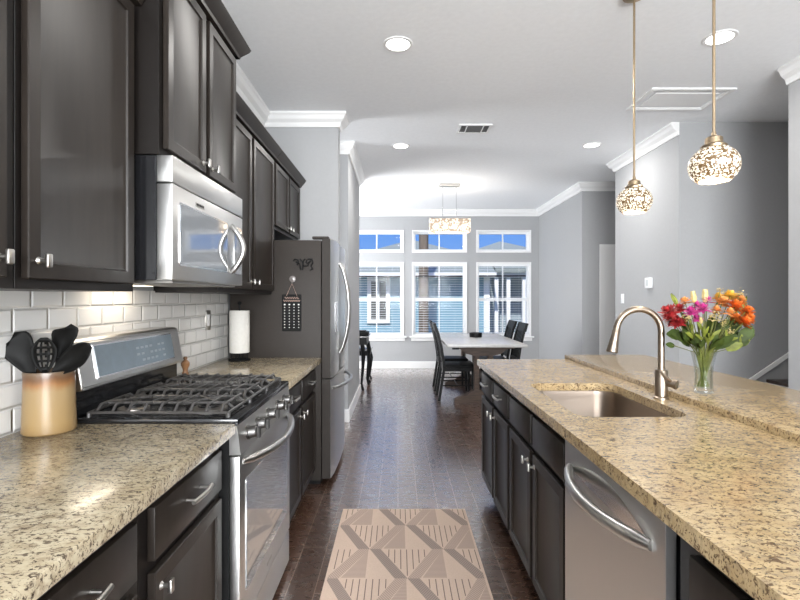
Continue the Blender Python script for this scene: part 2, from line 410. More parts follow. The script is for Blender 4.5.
# hall door on the right
m = MB(); dx0, dx1 = 3.01, 3.83
for a in ((dx0-.08, dx0, 0, 2.04), (dx1, dx1+.08, 0, 2.04), (dx0-.08, dx1+.08, 2.04, 2.12)): m.box(a[0], a[1], 7.035, 7.06, a[2], a[3], .003)
cas = struct(m.build('door_1', M['white'], off=((dx0+dx1)/2, 7.05, 0)))
m = MB(); m.box(dx0, dx1, 7.045, 7.06, .01, 2.04)
for a in ((0, .11, 0, 2.03), (.71, .82, 0, 2.03), (.11, .71, 1.91, 2.03), (.11, .71, 1.0, 1.12), (.11, .71, 0, .2)): m.box(dx0+a[0], dx0+a[1], 7.036, 7.046, .01+a[2], .01+a[3], .002)
m.build('door_panel', M['white'], cas)
m = MB(); m.cyl((dx1-.07, 7.036, .95), (dx1-.07, 6.99, .95), .012); m.ball((dx1-.07, 6.98, .95), .028); m.build('door_knob', M['pewter'], cas)

# stairs going up to the right behind the near wall
m = MB(); m2 = MB()
for i in range(8):
    x = 2.96+.28*i; z = .19*(i+1)
    m.box(x, 5.06, 3.545, 4.60, z-.19, z-.03)
    m2.box(x-.03, min(x+.285, 5.06), 3.545, 4.60, z-.03, z, .004)
stairs = struct(m.build('stairs', M['white'])); m2.build('treads', M['stair'], stairs)
m = MB(); m.prism([(2.74, .12), (2.74, .165), (5.06, 1.735), (5.06, 1.69)], 'y', 4.602, 4.619); struct(m.build('trim_stair', M['white']))

# ================================================================== OUTSIDE
struct(MB().box(-60, 60, -60, 60, -3.2, -3.0).build('ground', noisy('dry_grass', (.16, .17, .08), .3, 2, .9)))
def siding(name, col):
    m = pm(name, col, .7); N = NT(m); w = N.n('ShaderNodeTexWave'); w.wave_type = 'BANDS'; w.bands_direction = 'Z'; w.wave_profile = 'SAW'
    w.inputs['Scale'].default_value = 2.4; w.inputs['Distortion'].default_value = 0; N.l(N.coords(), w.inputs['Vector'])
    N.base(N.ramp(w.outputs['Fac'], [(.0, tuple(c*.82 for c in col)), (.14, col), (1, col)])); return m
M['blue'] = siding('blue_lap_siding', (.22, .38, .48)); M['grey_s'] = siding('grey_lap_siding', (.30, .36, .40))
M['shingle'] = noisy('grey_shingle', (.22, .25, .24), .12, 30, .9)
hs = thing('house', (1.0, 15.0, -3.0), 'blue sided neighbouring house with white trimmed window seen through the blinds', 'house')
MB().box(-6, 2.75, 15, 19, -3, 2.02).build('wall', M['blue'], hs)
m = MB(); m.prism([(14.6, 2.0), (14.6, 2.1), (17, 3.02), (19.4, 2.1), (19.4, 2.0)], 'x', -6.4, 2.95); m.build('roof', M['shingle'], hs)
m = MB(); m.box(-6.4, 2.95, 14.5, 14.6, 1.96, 2.1); m.box(2.65, 2.83, 14.95, 15.05, -3, 2.0); m.build('fascia', M['white'], hs)
m = MB()
for a in ((-.95, -.83, .68, 1.86), (-.37, -.25, .68, 1.86), (-.95, -.25, 1.86, 1.98), (-.95, -.25, .56, .68), (-.63, -.57, .68, 1.86)): m.box(a[0], a[1], 14.93, 15.0, a[2], a[3])
wn = m.build('window', M['white'], hs)
MB().box(-.85, -.35, 14.97, 15.005, .66, 1.88).build('pane', pm('house_dark_glass', (.10, .10, .09), .3), wn)
pt = thing('house', (3.8, 15.6, -3.0), 'grey sided house with white porch posts seen through the right window', 'house')
MB().box(3.12, 6.5, 16.4, 19.5, -3, 2.3).build('wall', M['grey_s'], pt)
m = MB(); m.prism([(15.2, 2.15), (15.2, 2.28), (17.6, 3.05), (19.6, 2.3), (19.6, 2.15)], 'x', 3.05, 6.8); m.build('roof', M['shingle'], pt)
m = MB()
for x in (3.07, 3.45): m.box(x, x+.12, 15.4, 15.52, -3, 2.15)
for x in (3.95, 4.2): m.box(x, x+.12, 15.4, 15.52, -3, 2.15)
m.box(3.05, 6.6, 15.35, 15.5, 2.0, 2.16); m.build('porch_post', M['white'], pt)
m = MB()
for x in (4.5, 5.3): m.box(x, x+.5, 16.36, 16.41, .5, 1.9)
m.build('window', M['white'], pt)
for (nx, nz, lab) in ((.63, 4.02, 'distant grey gabled roof standing behind the wooden pole'), (4.67, 3.93, 'distant grey gabled roof seen in the right transom window')):
    nx *= 1.12; nz += .32; t = thing('distant_house', (nx, 25, -3), lab, 'house')
    MB().box(nx-1.7, nx+1.7, 23.2, 26.6, -3, nz-.72).build('wall', M['grey_s'], t)
    m = MB(); B_ = [m.bm.verts.new((nx+a*1.9, 24.9+b*1.9, nz-.72)) for a, b in ((-1, -1), (1, -1), (1, 1), (-1, 1))]; ap = m.bm.verts.new((nx, 24.9, nz)); m.bm.faces.new(B_)
    for k in range(4): m.bm.faces.new((B_[k], B_[(k+1) % 4], ap))
    m.build('roof', M['shingle'], t, smooth=0)
t = thing('utility_pole', (.72, 13.6, -3), 'weathered brown wooden pole standing outside the middle window', 'pole')
MB().tube([(.72, 13.6, -3), (.72, 13.6, 6)], [.15, .125], 12).build('post', noisy('weathered_pole_wood', (.17, .135, .105), .3, 12, .9, .3, (1, 1, .1)), t)
m = MB(); m.box(-.3, 1.75, 13.55, 13.65, 5.4, 5.52); m.build('crossarm', M['oak_gr'], t)
m = MB(); m.tube([(-9, 13.4, 1.98), (0, 13.4, 1.93), (9, 13.4, 1.99)], .022, 6)
tag(m.build('power_line', M['blackm']), 'thin dark cable crossing in front of the blue house', 'cable')

# ================================================================== CEILING FIXTURES
def can_light(x, y, lab, power=8):
    t = thing('recessed_light', (x, y, H-.02), lab, 'ceiling light', 'recessed ceiling lights')
    MB().lathe([(.078, -.003), (.096, -.004), (.100, -.001), (.100, .02), (.078, .02), (.078, -.003)], (x, y, H-.002), 32, cap=False).build('trim_ring', M['white'], t)
    MB().lathe([(.0, 0), (.079, 0), (.079, .003), (0, .003)], (x, y, H-.004), 28, cap=False).build('lens', M['lens'], t)
    d = bpy.data.lights.new('recessed_lamp', 'AREA'); d.shape = 'DISK'; d.size = .14; d.energy = power; d.color = (1, .97, .93)
    o = bpy.data.objects.new('recessed_lamp', d); C.objects.link(o); o.location = (0, 0, -.012); o.parent = t
    return t
can_light(.0, 3.2, 'lit round recessed ceiling light nearest the left cabinets')
can_light(.03, 5.34, 'lit round recessed ceiling light between vent and closet wall')
can_light(2.07, 3.12, 'lit round recessed ceiling light behind the nearer pendant rod')
can_light(2.12, 5.31, 'lit round recessed ceiling light left of the far pendant rod')
# supply vent
t = thing('ceiling_vent', (.75, 4.78, H-.02), 'white ceiling air vent with dark centre grille', 'vent')
m = MB()
m.frame('z', .59, .91, 4.66, 4.90, .022, H-.014, H-.001)
for a in ((.665, .675), (.825, .835)): m.box(a[0], a[1], 4.682, 4.878, H-.014, H-.006)
m.build('frame', M['white'], t)
MB().box(.60, .90, 4.67, 4.89, H-.004, H-.0005).build('duct_opening', M['grille'], t)
m = MB()
for i in range(9): m.box(.675, .825, 4.692+i*.0215, 4.700+i*.0215, H-.012, H-.005)
for i in range(3):
    m.box(.617+i*.016, .623+i*.016, 4.69, 4.87, H-.012, H-.005); m.box(.842+i*.016, .848+i*.016, 4.69, 4.87, H-.012, H-.005)
m.build('louvre', M['grille'], t)
# return-air panel
t = thing('ceiling_hatch', (2.36, 4.1, H-.02), 'wide white framed ceiling access panel near the stairwell', 'ceiling panel')
m = MB()
m.frame('z', 2.02, 2.70, 3.86, 4.30, .03, H-.014, H-.0005); m.frame('z', 2.052, 2.668, 3.892, 4.268, .012, H-.008, H-.0005)
m.build('frame', M['white'], t); MB().box(2.10, 2.62, 3.95, 4.21, H-.010, H-.0008, .002).build('panel', M['white'], t)

# ---- pendants
def pendant(x, y, lab):
    t = thing('pendant_light', (x, y, 1.80), lab, 'pendant light', 'glass globe pendants above the island')
    zc = 1.872; R = .090; prof = []
    for k in range(19):
        a = math.radians(-52 + k*(52+62)/18); prof.append((R*math.cos(a), zc+R*.88*math.sin(a)))
    g = MB().lathe(prof, (x, y, 0), 36, cap=False); o = g.build('glass_globe', M['globe'], t, solid=.004)
    MB().lathe([(0, 1.811), (.054, 1.811), (.054, 1.815), (0, 1.815)], (x, y, 0), 24, cap=False).build('lit_opening', M['bulb'], t)
    zt = prof[-1][1]
    MB().lathe([(.046, zt-.003), (.048, zt+.008), (.042, zt+.014), (.033, zt+.018), (.031, zt+.040), (.024, zt+.046), (.010, zt+.05), (.008, zt+.066), (0, zt+.066)], (x, y, 0), 28).build('socket_cap', M['brass'], t)
    MB().cyl((x, y, zt+.06), (x, y, H-.02), .0058, 10).build('rod', M['brass'], t)
    MB().lathe([(0, H-.03), (.02, H-.03), (.058, H-.018), (.062, H-.001), (0, H-.001)], (x, y, 0), 28).build('canopy', M['brass'], t)
    d = bpy.data.lights.new('pendant_lamp', 'POINT'); d.energy = 1.8; d.shadow_soft_size = .05; d.color = (1, .84, .62)
    q = bpy.data.objects.new('pendant_lamp', d); C.objects.link(q); q.location = (0, 0, -.05); q.parent = t
pendant(1.30, 2.67, 'mosaic glass globe pendant above the faucet, the left and smaller-looking of two')
pendant(1.27, 1.95, 'mosaic glass globe pendant above the flower vase, the right and larger-looking of two')

# ---- dining chandelier
cx, cy = .76, 7.15
t = thing('chandelier', (cx, cy, 2.30), 'rectangular crystal chandelier hanging over the dining table', 'chandelier')
m = MB()
m.frame('z', cx-.295, cx+.295, cy-.11, cy+.11, .015, 2.305, 2.494)
m.build('crystal_shade', M['crystal'], t)
m = MB(); m.frame('z', cx-.30, cx+.30, cy-.115, cy+.115, .018, 2.495, 2.508); m.box(cx-.11, cx+.11, cy-.012, cy+.012, 2.497, 2.506); m.build('top_frame', M['chrome'], t)
for i in range(4): MB().ball((cx-.2+i*.133, cy-.118, 2.375), .030, .012, .034).build('bulb', M['bulb'], t)
m = MB(); m.cyl((cx-.10, cy, 2.5), (cx-.10, cy, H-.03), .006); m.cyl((cx+.10, cy, 2.5), (cx+.10, cy, H-.03), .006); m.build('rod', M['chrome'], t)
MB().box(cx-.15, cx+.15, cy-.055, cy+.055, H-.035, H-.001, .004).build('canopy', M['pewter'], t)
d = bpy.data.lights.new('chandelier_lamp', 'POINT'); d.energy = 9; d.shadow_soft_size = .06; d.color = (1, .95, .88)
q = bpy.data.objects.new('chandelier_lamp', d); C.objects.link(q); q.location = (0, 0, .11); q.parent = t

# ================================================================== CABINETS
def door(X, s, y0, y1, z0, z1, fr=.055, th=.02):
    """recessed-panel door, front surface at X, facing s"""
    m = MB(); m.box(min(X, X-s*th), max(X, X-s*th), y0, y1, z0, z1, .0025)
    f = max((f for f in m.bm.faces if f.normal.x*s > .9), key=lambda f: f.calc_area())
    bmesh.ops.inset_region(m.bm, faces=[f], thickness=fr, depth=0)
    bmesh.ops.inset_region(m.bm, faces=[f], thickness=.004, depth=-.006)
    bmesh.ops.inset_region(m.bm, faces=[f], thickness=.012, depth=-.004)
    return m
def slabfront(X, s, y0, y1, z0, z1, th=.02):
    m = MB(); m.box(min(X, X-s*th), max(X, X-s*th), y0, y1, z0, z1, .003, 2); return m
def knob(par, X, s, y, z):
    m = MB(); m.cyl((X-s*.001, y, z), (X+s*.022, y, z), .0055, 10); m.lathe([(.010, 0), (.006, .006)], (X, y, z), 12, Matrix.Rotation(s*PI/2, 4, 'Y'))
    a, b = X+s*.020, X+s*.030; m.box(min(a, b), max(a, b), y-.009, y+.009, z-.017, z+.017, .003, 2); return m.build('knob', M['pewter'], par)
def pull(par, X, s, y, z, L=.13):
    m = MB()
    for d in (-L*.36, L*.36): m.cyl((X-s*.001, y+d, z), (X+s*.028, y+d, z), .0045, 8)
    pts = [(X+s*(.027+.006*math.cos(k*PI/8)), y+L/2*k/4, z) for k in range(-4, 5)]
    m.tube(pts, .0065, 8); return m.build('pull', M['pewter'], par)
TOE = .10; TOP = .8755
def base_cab(y0, y1, s, Xf, depth, fronts, label, open_top=False):
    xb = Xf - s*depth; t = thing('base_cabinet', ((Xf+xb)/2, (y0+y1)/2, 0), label, 'cabinet')
    a, b = min(Xf-s*.021, xb), max(Xf-s*.021, xb); e0, e1 = y0+.001, y1-.001; m = MB()
    if open_top:
        m.box(a, b, e0, e0+.018, TOE, TOP); m.box(a, b, e1-.018, e1, TOE, TOP); m.box(a, b, e0, e1, TOE, TOE+.018)
        m.box(b-.012 if s > 0 else a, b if s > 0 else a+.012, e0, e1, TOE, TOP)
        m.box(a if s > 0 else b-.012, a+.012 if s > 0 else b, e0, e1, TOE, TOP)
    else: m.box(a, b, e0, e1, TOE, TOP)
    m.build('carcass', M['esp_dk'], t)
    a2, b2 = min(Xf-s*.09, xb), max(Xf-s*.09, xb); MB().box(a2, b2, e0, e1, 0, TOE).build('toe_kick', M['esp_dk'], t)
    for kind, u0, u1, z0, z1, hw, hy in fronts:
        if kind == 'door': p = door(Xf, s, u0, u1, z0, z1).build('door', M['esp'], t); hw and knob(p, Xf, s, hy, z1-.045)
        else: p = slabfront(Xf, s, u0, u1, z0, z1).build('drawer', M['esp'], t); hw and pull(p, Xf, s, hy, (z0+z1)/2+.01)
    return t
DZ = (.705, .835); OZ = (.125, .675)
XLF = -.585; DL = XLF-WL-.002
def unit(a, b, hinge='r'):  # drawer over door
    return [('drawer', a, b, *DZ, 1, (a+b)/2), ('door', a, b, *OZ, 1, a+.03 if hinge == 'r' else b-.03)]
base_cab(.12, .63, 1, XLF, DL, unit(.155, .60), 'dark base cabinet at the near end of the left counter, third from the range')
base_cab(.63, 1.13, 1, XLF, DL, unit(.665, 1.09), 'dark drawer and door base cabinet second from the range, bottom left')
base_cab(1.13, 1.644, 1, XLF, DL, unit(1.168, 1.612), 'dark drawer and door base cabinet directly left of the gas range')
base_cab(2.43, 3.465, 1, XLF, DL, unit(2.455, 2.93, 'l') + unit(2.975, 3.44), 'dark two door base cabinet between the gas range and the fridge')
XRF = .572; DR = .60
base_cab(2.51, 3.345, -1, XRF, DR, unit(2.535, 2.905, 'l') + unit(2.945, 3.325), 'dark two drawer cabinet at the dining end of the island')
base_cab(1.655, 2.51, -1, XRF, DR, [('drawer', 1.68, 2.065, *DZ, 0, 0), ('drawer', 2.105, 2.49, *DZ, 0, 0), ('door', 1.68, 2.065, *OZ, 1, 2.035), ('door', 2.105, 2.49, *OZ, 1, 2.135)],
         'dark sink cabinet with blank upper panels in the island', True)
base_cab(.50, 1.02, -1, XRF, DR, unit(.53, .955), 'dark island cabinet just right of the dishwasher, bottom right of the photo')
base_cab(.10, .50, -1, XRF, DR, unit(.13, .47), 'dark island cabinet at the near end, farthest from the dining table')
# island knee wall and end
struct(MB().box(1.18, 1.30, .10, 3.345, 0, .898).build('wall_island', M['wall']))

# upper cabinets
XU = -.885
def upper(y0, y1, z0, z1, X, doors, label, kz=.045):
    t = thing('wall_cabinet', ((X+WL)/2, (y0+y1)/2, z0), label, 'cabinet')
    MB().box(WL+.001, X-.021, y0+.001, y1-.001, z0, z1, .001).build('carcass', M['esp_dk'], t)
    for a, b, hy in doors:
        p = door(X, 1, a, b, z0+.025, z1-.015, .052).build('door', M['esp'], t); knob(p, X, 1, hy, z0+.025+kz)
    return t
U0, U1 = 1.362, 2.34
def cab_crown(t, y0, y1, z, X, r0=False, r1=False):
    P = [(-.03, 0), (.008, 0), (.012, .012), (.045, .05), (.052, .065), (-.03, .065)]
    m = MB(); A = [m.bm.verts.new((X+u, y0-(max(u, 0) if r0 else 0), z+v)) for u, v in P]; B = [m.bm.verts.new((X+u, y1+(max(u, 0) if r1 else 0), z+v)) for u, v in P]; n = len(P)
    m.bm.faces.new(A); m.bm.faces.new(B[::-1])
    for i in range(n): m.bm.faces.new((A[i], B[i], B[(i+1) % n], A[(i+1) % n]))
    for flag, yy, d in ((r0, y0, -1), (r1, y1, 1)):
        if flag:
            A = [m.bm.verts.new((X+max(u, 0), yy+d*u, z+v)) for u, v in P]; B = [m.bm.verts.new((WL+.002, yy+d*u, z+v)) for u, v in P]
            m.bm.faces.new(A); m.bm.faces.new(B[::-1])
            for i in range(n): m.bm.faces.new((A[i], B[i], B[(i+1) % n], A[(i+1) % n]))
    return m.build('crown', M['esp'], t, smooth=.3)
t = upper(.62, 1.143, U0, U1, XU, [(.65, 1.100, 1.075)], 'dark upper cabinet at the left edge of the photo'); cab_crown(t, .62, 1.143, U1, XU)
t = upper(1.145, 1.66, U0, U1, XU, [(1.162, 1.630, 1.195)], 'tall dark upper cabinet above the utensil crock'); cab_crown(t, 1.145, 1.66, U1, XU)
t = upper(1.664, 2.422, 1.835, 2.535, -.80, [(1.69, 2.025, 1.995), (2.062, 2.40, 2.095)], 'raised deeper dark cabinet directly above the microwave', .035); cab_crown(t, 1.664, 2.422, 2.535, -.80, True, True)
t = upper(2.428, 3.495, U0+.005, U1, XU, [(2.455, 2.945, 2.915), (2.985, 3.47, 3.015)], 'tall dark two door upper cabinet right of the microwave'); cab_crown(t, 2.428, 3.495, U1, XU)
t = upper(3.499, 4.405, 1.845, U1, XU, [(3.525, 3.935, 3.905), (3.97, 4.385, 4.0)], 'short dark two door cabinet above the fridge', .03); cab_crown(t, 3.499, 4.405, U1, XU)

# ================================================================== WORKTOPS
m = MB(); m.box(WL+.010, -.552, .12, 1.646, .877, .914, .004, 2); tag(m.build('worktop', M['gr_l']), 'speckled cream granite worktop in the left foreground, under the utensil crock', 'countertop')
m = MB(); m.box(WL+.010, -.548, 2.426, 3.468, .877, .914, .004, 2); tag(m.build('worktop', M['gr_l']), 'short speckled granite worktop between the gas range and the fridge', 'countertop')
def rrect(x0, x1, y0, y1, r, n=7):
    P = []
    for cx_, cy_, a0 in ((x1-r, y1-r, 0), (x0+r, y1-r, 90), (x0+r, y0+r, 180), (x1-r, y0+r, 270)):
        for k in range(n): a = math.radians(a0+90*k/(n-1)); P.append((cx_+r*math.cos(a), cy_+r*math.sin(a)))
    return P
SX0, SX1, SY0, SY1 = .648, 1.062, 1.735, 2.425
m = MB(); bm = m.bm
def loop(P, z): vs = [bm.verts.new((x, y, z)) for x, y in P]; return [bm.edges.new((vs[i], vs[(i+1) % len(vs)])) for i in range(len(vs))]
ed = loop(rrect(.548, 1.176, .08, 3.377, .012, 3), .877) + loop(rrect(SX0, SX1, SY0, SY1, .07), .877)
r = bmesh.ops.triangle_fill(bm, use_beauty=True, use_dissolve=False, edges=ed)
fs = [g for g in r['geom'] if isinstance(g, bmesh.types.BMFace)]
q = bmesh.ops.extrude_face_region(bm, geom=fs); vv = [g for g in q['geom'] if isinstance(g, bmesh.types.BMVert)]
bmesh.ops.translate(bm, vec=(0, 0, .037), verts=vv)
tag(m.build('worktop', M['gr_r'], off=(.86, 1.7, .877), smooth=.5), 'long golden granite island worktop with the sink cut into it', 'countertop')
m = MB(); m.box(1.177, 1.74, .08, 3.43, .900, .939, .004, 2); tag(m.build('bar_top', M['gr_r']), 'raised granite ledge along the back of the island, under the vase', 'countertop')

# sink
t = thing('sink', (.86, 2.065, .66), 'brushed steel undermount single bowl sink in the island', 'sink')
m = MB(); rings = []
for ins, z, rr in ((-.012, .8755, .09), (.002, .8755, .085), (.004, .85, .085), (.012, .70, .08), (.03, .675, .07), (.06, .668, .05)):
    rings.append([m.bm.verts.new((x, y, z)) for x, y in rrect(SX0+ins, SX1-ins, SY0+ins, SY1-ins, rr)])
for A, B in zip(rings, rings[1:]):
    n = len(A)
    for i in range(n): m.bm.faces.new((A[i], A[(i+1) % n], B[(i+1) % n], B[i]))
m.bm.faces.new(rings[-1]); m.build('basin', M['steel_d'], t)
MB().lathe([(0, .0), (.03, 0), (.043, .003), (.045, .001)], (.86, 2.2, .669), 24, cap=False).build('drain', M['chrome'], t)

# faucet
fx, fy = 1.118, 2.06
t = thing('kitchen_faucet', (fx, fy, .914), 'tall gooseneck pull-down faucet in brushed nickel behind the sink', 'faucet')
m = MB(); m.lathe([(0, 0), (.030, 0), (.030, .006), (.0255, .010), (.0255, .118), (.023, .122), (0, .122)], (fx, fy, .914), 28); m.build('body', M['nickel'], t)
pts = [(fx, fy, 1.03), (fx, fy, 1.10)]; R = .095; zc = 1.198
for k in range(0, 15): a = math.radians(0+k*165/14); pts.append((fx-R+R*math.cos(a), fy, zc+R*math.sin(a)))
ex, ez = pts[-1][0], pts[-1][2]
m = MB(); m.tube(pts, .0135, 14); m.build('spout', M['nickel'], t)
m = MB(); dv = Vector((-.20, 0, -.98)).normalized(); p0 = Vector((ex, fy, ez)); m.tube([p0, p0+dv*.02, p0+dv*.022, p0+dv*.05, p0+dv*.085, p0+dv*.112, p0+dv*.116], [.0142, .0142, .0155, .0165, .0205, .024, .021], 18); m.build('spray_head', M['nickel'], t)
m = MB(); m.cyl((fx+.012, fy-.012, .985), (fx+.034, fy-.040, .980), .016, 20); m.cyl((fx+.034, fy-.040, .980), (fx+.040, fy-.047, .979), .019, 20)
m.tube([(fx+.030, fy-.034, .985), (fx+.0, fy-.040, 1.008), (fx-.024, fy-.040, 1.035)], [.0075, .006, .005], 10); m.build('handle', M['nickel'], t)

# ================================================================== DISHWASHER
t = thing('dishwasher', (.85, 1.34, 0), 'stainless steel dishwasher with bowed handle built into the island', 'dishwasher')
MB().box(.60, 1.165, 1.032, 1.648, .0, .87).build('body', M['blackm'], t)
m = MB(); m.box(.568, .592, 1.03, 1.65, .105, .872, .0015)
# scooped pocket behind the handle
P = [(1.075+.53*k/16, .790 - 0*k) for k in range(17)]
dp = m.build('door_panel', M['steel_h'], t)
m = MB(); top, bot = [], []
N_ = 18
for k in range(N_+1):
    u = k/N_; y = 1.085+u*.51; hgt = .055*math.sin(PI*u)
    top.append(m.bm.verts.new((.5675, y, .785+hgt))); bot.append(m.bm.verts.new((.5675, y, .775)))
mid = []
for k in range(N_+1):
    u = k/N_; y = 1.085+u*.51; mid.append(m.bm.verts.new((.5677+.0*u, y, .78+.02*math.sin(PI*u))))
for k in range(N_):
    m.bm.faces.new((top[k], top[k+1], mid[k+1], mid[k])); m.bm.faces.new((mid[k], mid[k+1], bot[k+1], bot[k]))
m.build('handle_pocket', pm('polished_pocket_steel', (.72, .71, .70), .18, metal=1), dp)
pts = [(.566-.058*math.sin(PI*k/16)**.8, 1.085+.51*k/16, .786-.006*math.sin(PI*k/16)) for k in range(17)]
m = MB(); m.tube(pts, [.010]+[.0145]*15+[.010], 14, flat=1.25); m.build('handle', M['steel'], dp)
MB().box(.60, .61, 1.032, 1.648, .0, .10).build('kick_plate', M['blackm'], t)

# ================================================================== MICROWAVE
t = thing('microwave', (-1.0, 2.04, 1.40), 'stainless over-the-range microwave mounted above the gas range', 'microwave')
y0, y1 = 1.667, 2.420
m = MB(); m.box(WL+.001, -.832, y0, y1, 1.402, 1.832, .002); m.build('body', M['black'], t)
m = MB(); m.box(-.831, -.776, y0, y1, 1.740, 1.832, .003, 2); part(m.build('vent_band', M['steel_h'], t), 'stainless vent band')
m = MB(); m.box(-.831, -.776, y0, y1, 1.402, 1.735, .004, 2); dr = m.build('door', M['steel_h'], t)
def rpanel(X, s, y0, y1, z0, z1, r, th=.004):
    m = MB(); P = rrect(y0, y1, z0, z1, r, 5); m.prism(P, 'x', X, X+s*th); return m
m = rpanel(-.7762, 1, 1.715, 2.20, 1.455, 1.680, .012, .003); m.build('window_bezel', M['chrome'], dr)
m = rpanel(-.7735, 1, 1.722, 2.193, 1.462, 1.673, .010, .002); m.build('window', M['glass_lt'], dr)
m = MB(); m.box(-.776, -.7745, 1.86, 1.94, 1.693, 1.708, .0005); m.build('badge', M['pewter'], dr)
m = MB()
for k in range(5): m.box(-.7745, -.7735, 1.868+k*.014, 1.876+k*.014, 1.697, 1.704)
m.build('badge_lettering', M['blackm'], dr)
pts = [(-.776+.058*math.sin(PI*k/14), 2.255, 1.455+.225*k/14) for k in range(15)]
m = MB(); m.tube(pts, [.008]+[.0125]*13+[.008], 12); m.build('handle', M['hsteel'], dr)
m = rpanel(-.7762, 1, 2.30, 2.40, 1.455, 1.68, .006, .003); m.build('control_panel', M['glass_dk'], dr)
m = MB(); m.box(-1.10, -.80, 1.72, 2.38, 1.393, 1.402); m.build('underside_grille', M['burner'], t)
m = MB(); m.box(-1.17, -1.11, 1.90, 2.2, 1.392, 1.402); m.build('cooktop_lamp_lens', pm('lit_hood_lens', (1, .9, .8), .4, emis=(1, .85, .65), es=2), t)
d = bpy.data.lights.new('cooktop_lamp', 'AREA'); d.shape = 'RECTANGLE'; d.size = .06; d.size_y = .3; d.energy = .28; d.color = (1, .88, .72)
q = bpy.data.objects.new('cooktop_lamp', d); C.objects.link(q); q.location = (-.14, .01, -.012); q.parent = t

# ================================================================== GAS RANGE
t = thing('gas_range', (-.86, 2.035, 0), 'stainless gas range with black cast iron grates and sloped back console', 'range')
y0, y1 = 1.650, 2.420
m = MB(); m.box(WL+.03, -.575, y0, y1, .03, .905); m.build('body', M['blackm'], t)
m = MB(); m.box(WL+.04, -.545, y0, y1, .905, .928, .004, 2); m.box(-1.05, -.62, y0+.03, y1-.03, .9275, .9290); part(m.build('cooktop', M['black'], t), 'glossy black cooktop')
m = MB(); m.prism([(-.574, .805), (-.535, .805), (-.548, .905), (-.574, .905)], 'y', y0, y1); cpn = m.build('control_panel', M['steel'], t)
for yy in (1.745, 1.865, 2.02, 2.175, 2.295):
    m = MB(); A = Matrix.Rotation(math.radians(82), 4, 'Y')
    m.lathe([(.026, 0), (.026, .006), (.022, .008), (.020, .030), (.017, .034), (0, .034)], (-.541, yy, .857), 20, A)
    m.box(-.508, -.494, yy-.006, yy+.006, .838, .878, .002)
    part(m.build('knob', M['knob'], t), 'dark chrome burner knob')
m = MB(); m.box(-.575, -.540, y0+.003, y1-.003, .195, .798, .004, 2); dr = m.build('oven_door', M['steel_h'], t)
m = rpanel(-.5405, 1, 1.715, 2.355, .30, .70, .012, .002); m.build('window_trim', M['chrome'], dr)
m = rpanel(-.5385, 1, 1.722, 2.348, .307, .693, .010, .002); m.build('window', M['glass_dk'], dr)
pts = [(-.545+.075*math.sin(PI*k/16)**.7, y0+.045+.68*k/16, .770-.01*math.sin(PI*k/16)) for k in range(17)]
m = MB(); m.tube(pts, [.012]+[.0155]*15+[.012], 14); m.build('handle', M['hsteel'], dr)
m = MB(); m.box(-.540, -.5392, 2.0, 2.07, .235, .247); m.build('badge', M['pewter'], dr)
m = MB(); m.box(-.572, -.542, y0+.003, y1-.003, .035, .187, .004, 2); m.build('storage_drawer', M['steel_h'], t)
# backguard console
m = MB(); m.box(WL+.012, -1.125, y0, y1, .905, 1.05, .002); m.box(-1.13, -1.10, y0+.004, y1-.004, .93, 1.02, .003); m.build('rear_vent', M['black'], t)
m = MB(); m.prism([(WL+.012, 1.02), (-1.078, 1.020), (-1.072, 1.030), (-1.100, 1.185), (-1.112, 1.196), (WL+.012, 1.196)], 'y', y0-.002, y1+.002)
bmesh.ops.bevel(m.bm, geom=list(m.bm.edges), offset=.004, segments=2, affect='EDGES'); bk = m.build('back_console', M['steel'], t)
sl = math.atan2(.028, .155)
def onslope(m_, ya, yb, za, zb, lift, th):   # thin panel lying on the sloped console face
    X = lambda z: -1.072-(z-1.030)*math.tan(sl)
    m_.prism([(X(za)+lift, za), (X(za)+lift+th, za), (X(zb)+lift+th, zb), (X(zb)+lift, zb)], 'y', ya, yb); return m_
onslope(MB(), 1.735, 2.335, 1.052, 1.172, -.001, .004).build('display_bezel', M['chrome'], bk)
disp = onslope(MB(), 1.741, 2.329, 1.057, 1.167, .002, .0025).build('display', M['display'], bk)
m = MB()
for i in range(3):
    for j in range(7):
        if (i+j*2) % 5: onslope(m, 2.01+j*.036, 2.01+j*.036+.022, 1.075+i*.026, 1.075+i*.026+.009, .004, .0012)
m.build('display_markings', pm('pale_print', (.27, .31, .34), .5), bk)
# burners
for bx, by, br in ((-.70, 1.80, .05), (-.98, 1.80, .038), (-.84, 2.035, .055), (-.70, 2.27, .045), (-.98, 2.27, .038)):
    m = MB(); m.lathe([(br+.016, .0), (br+.016, .006), (br*.9, .010), (0, .010)], (bx, by, .929), 24); m.build('burner_base', M['burner'], t)
    MB().lathe([(br*.8, 0), (br*.82, .007), (br*.7, .010), (0, .010)], (bx, by, .9395), 24).build('burner_cap', M['black'], t)
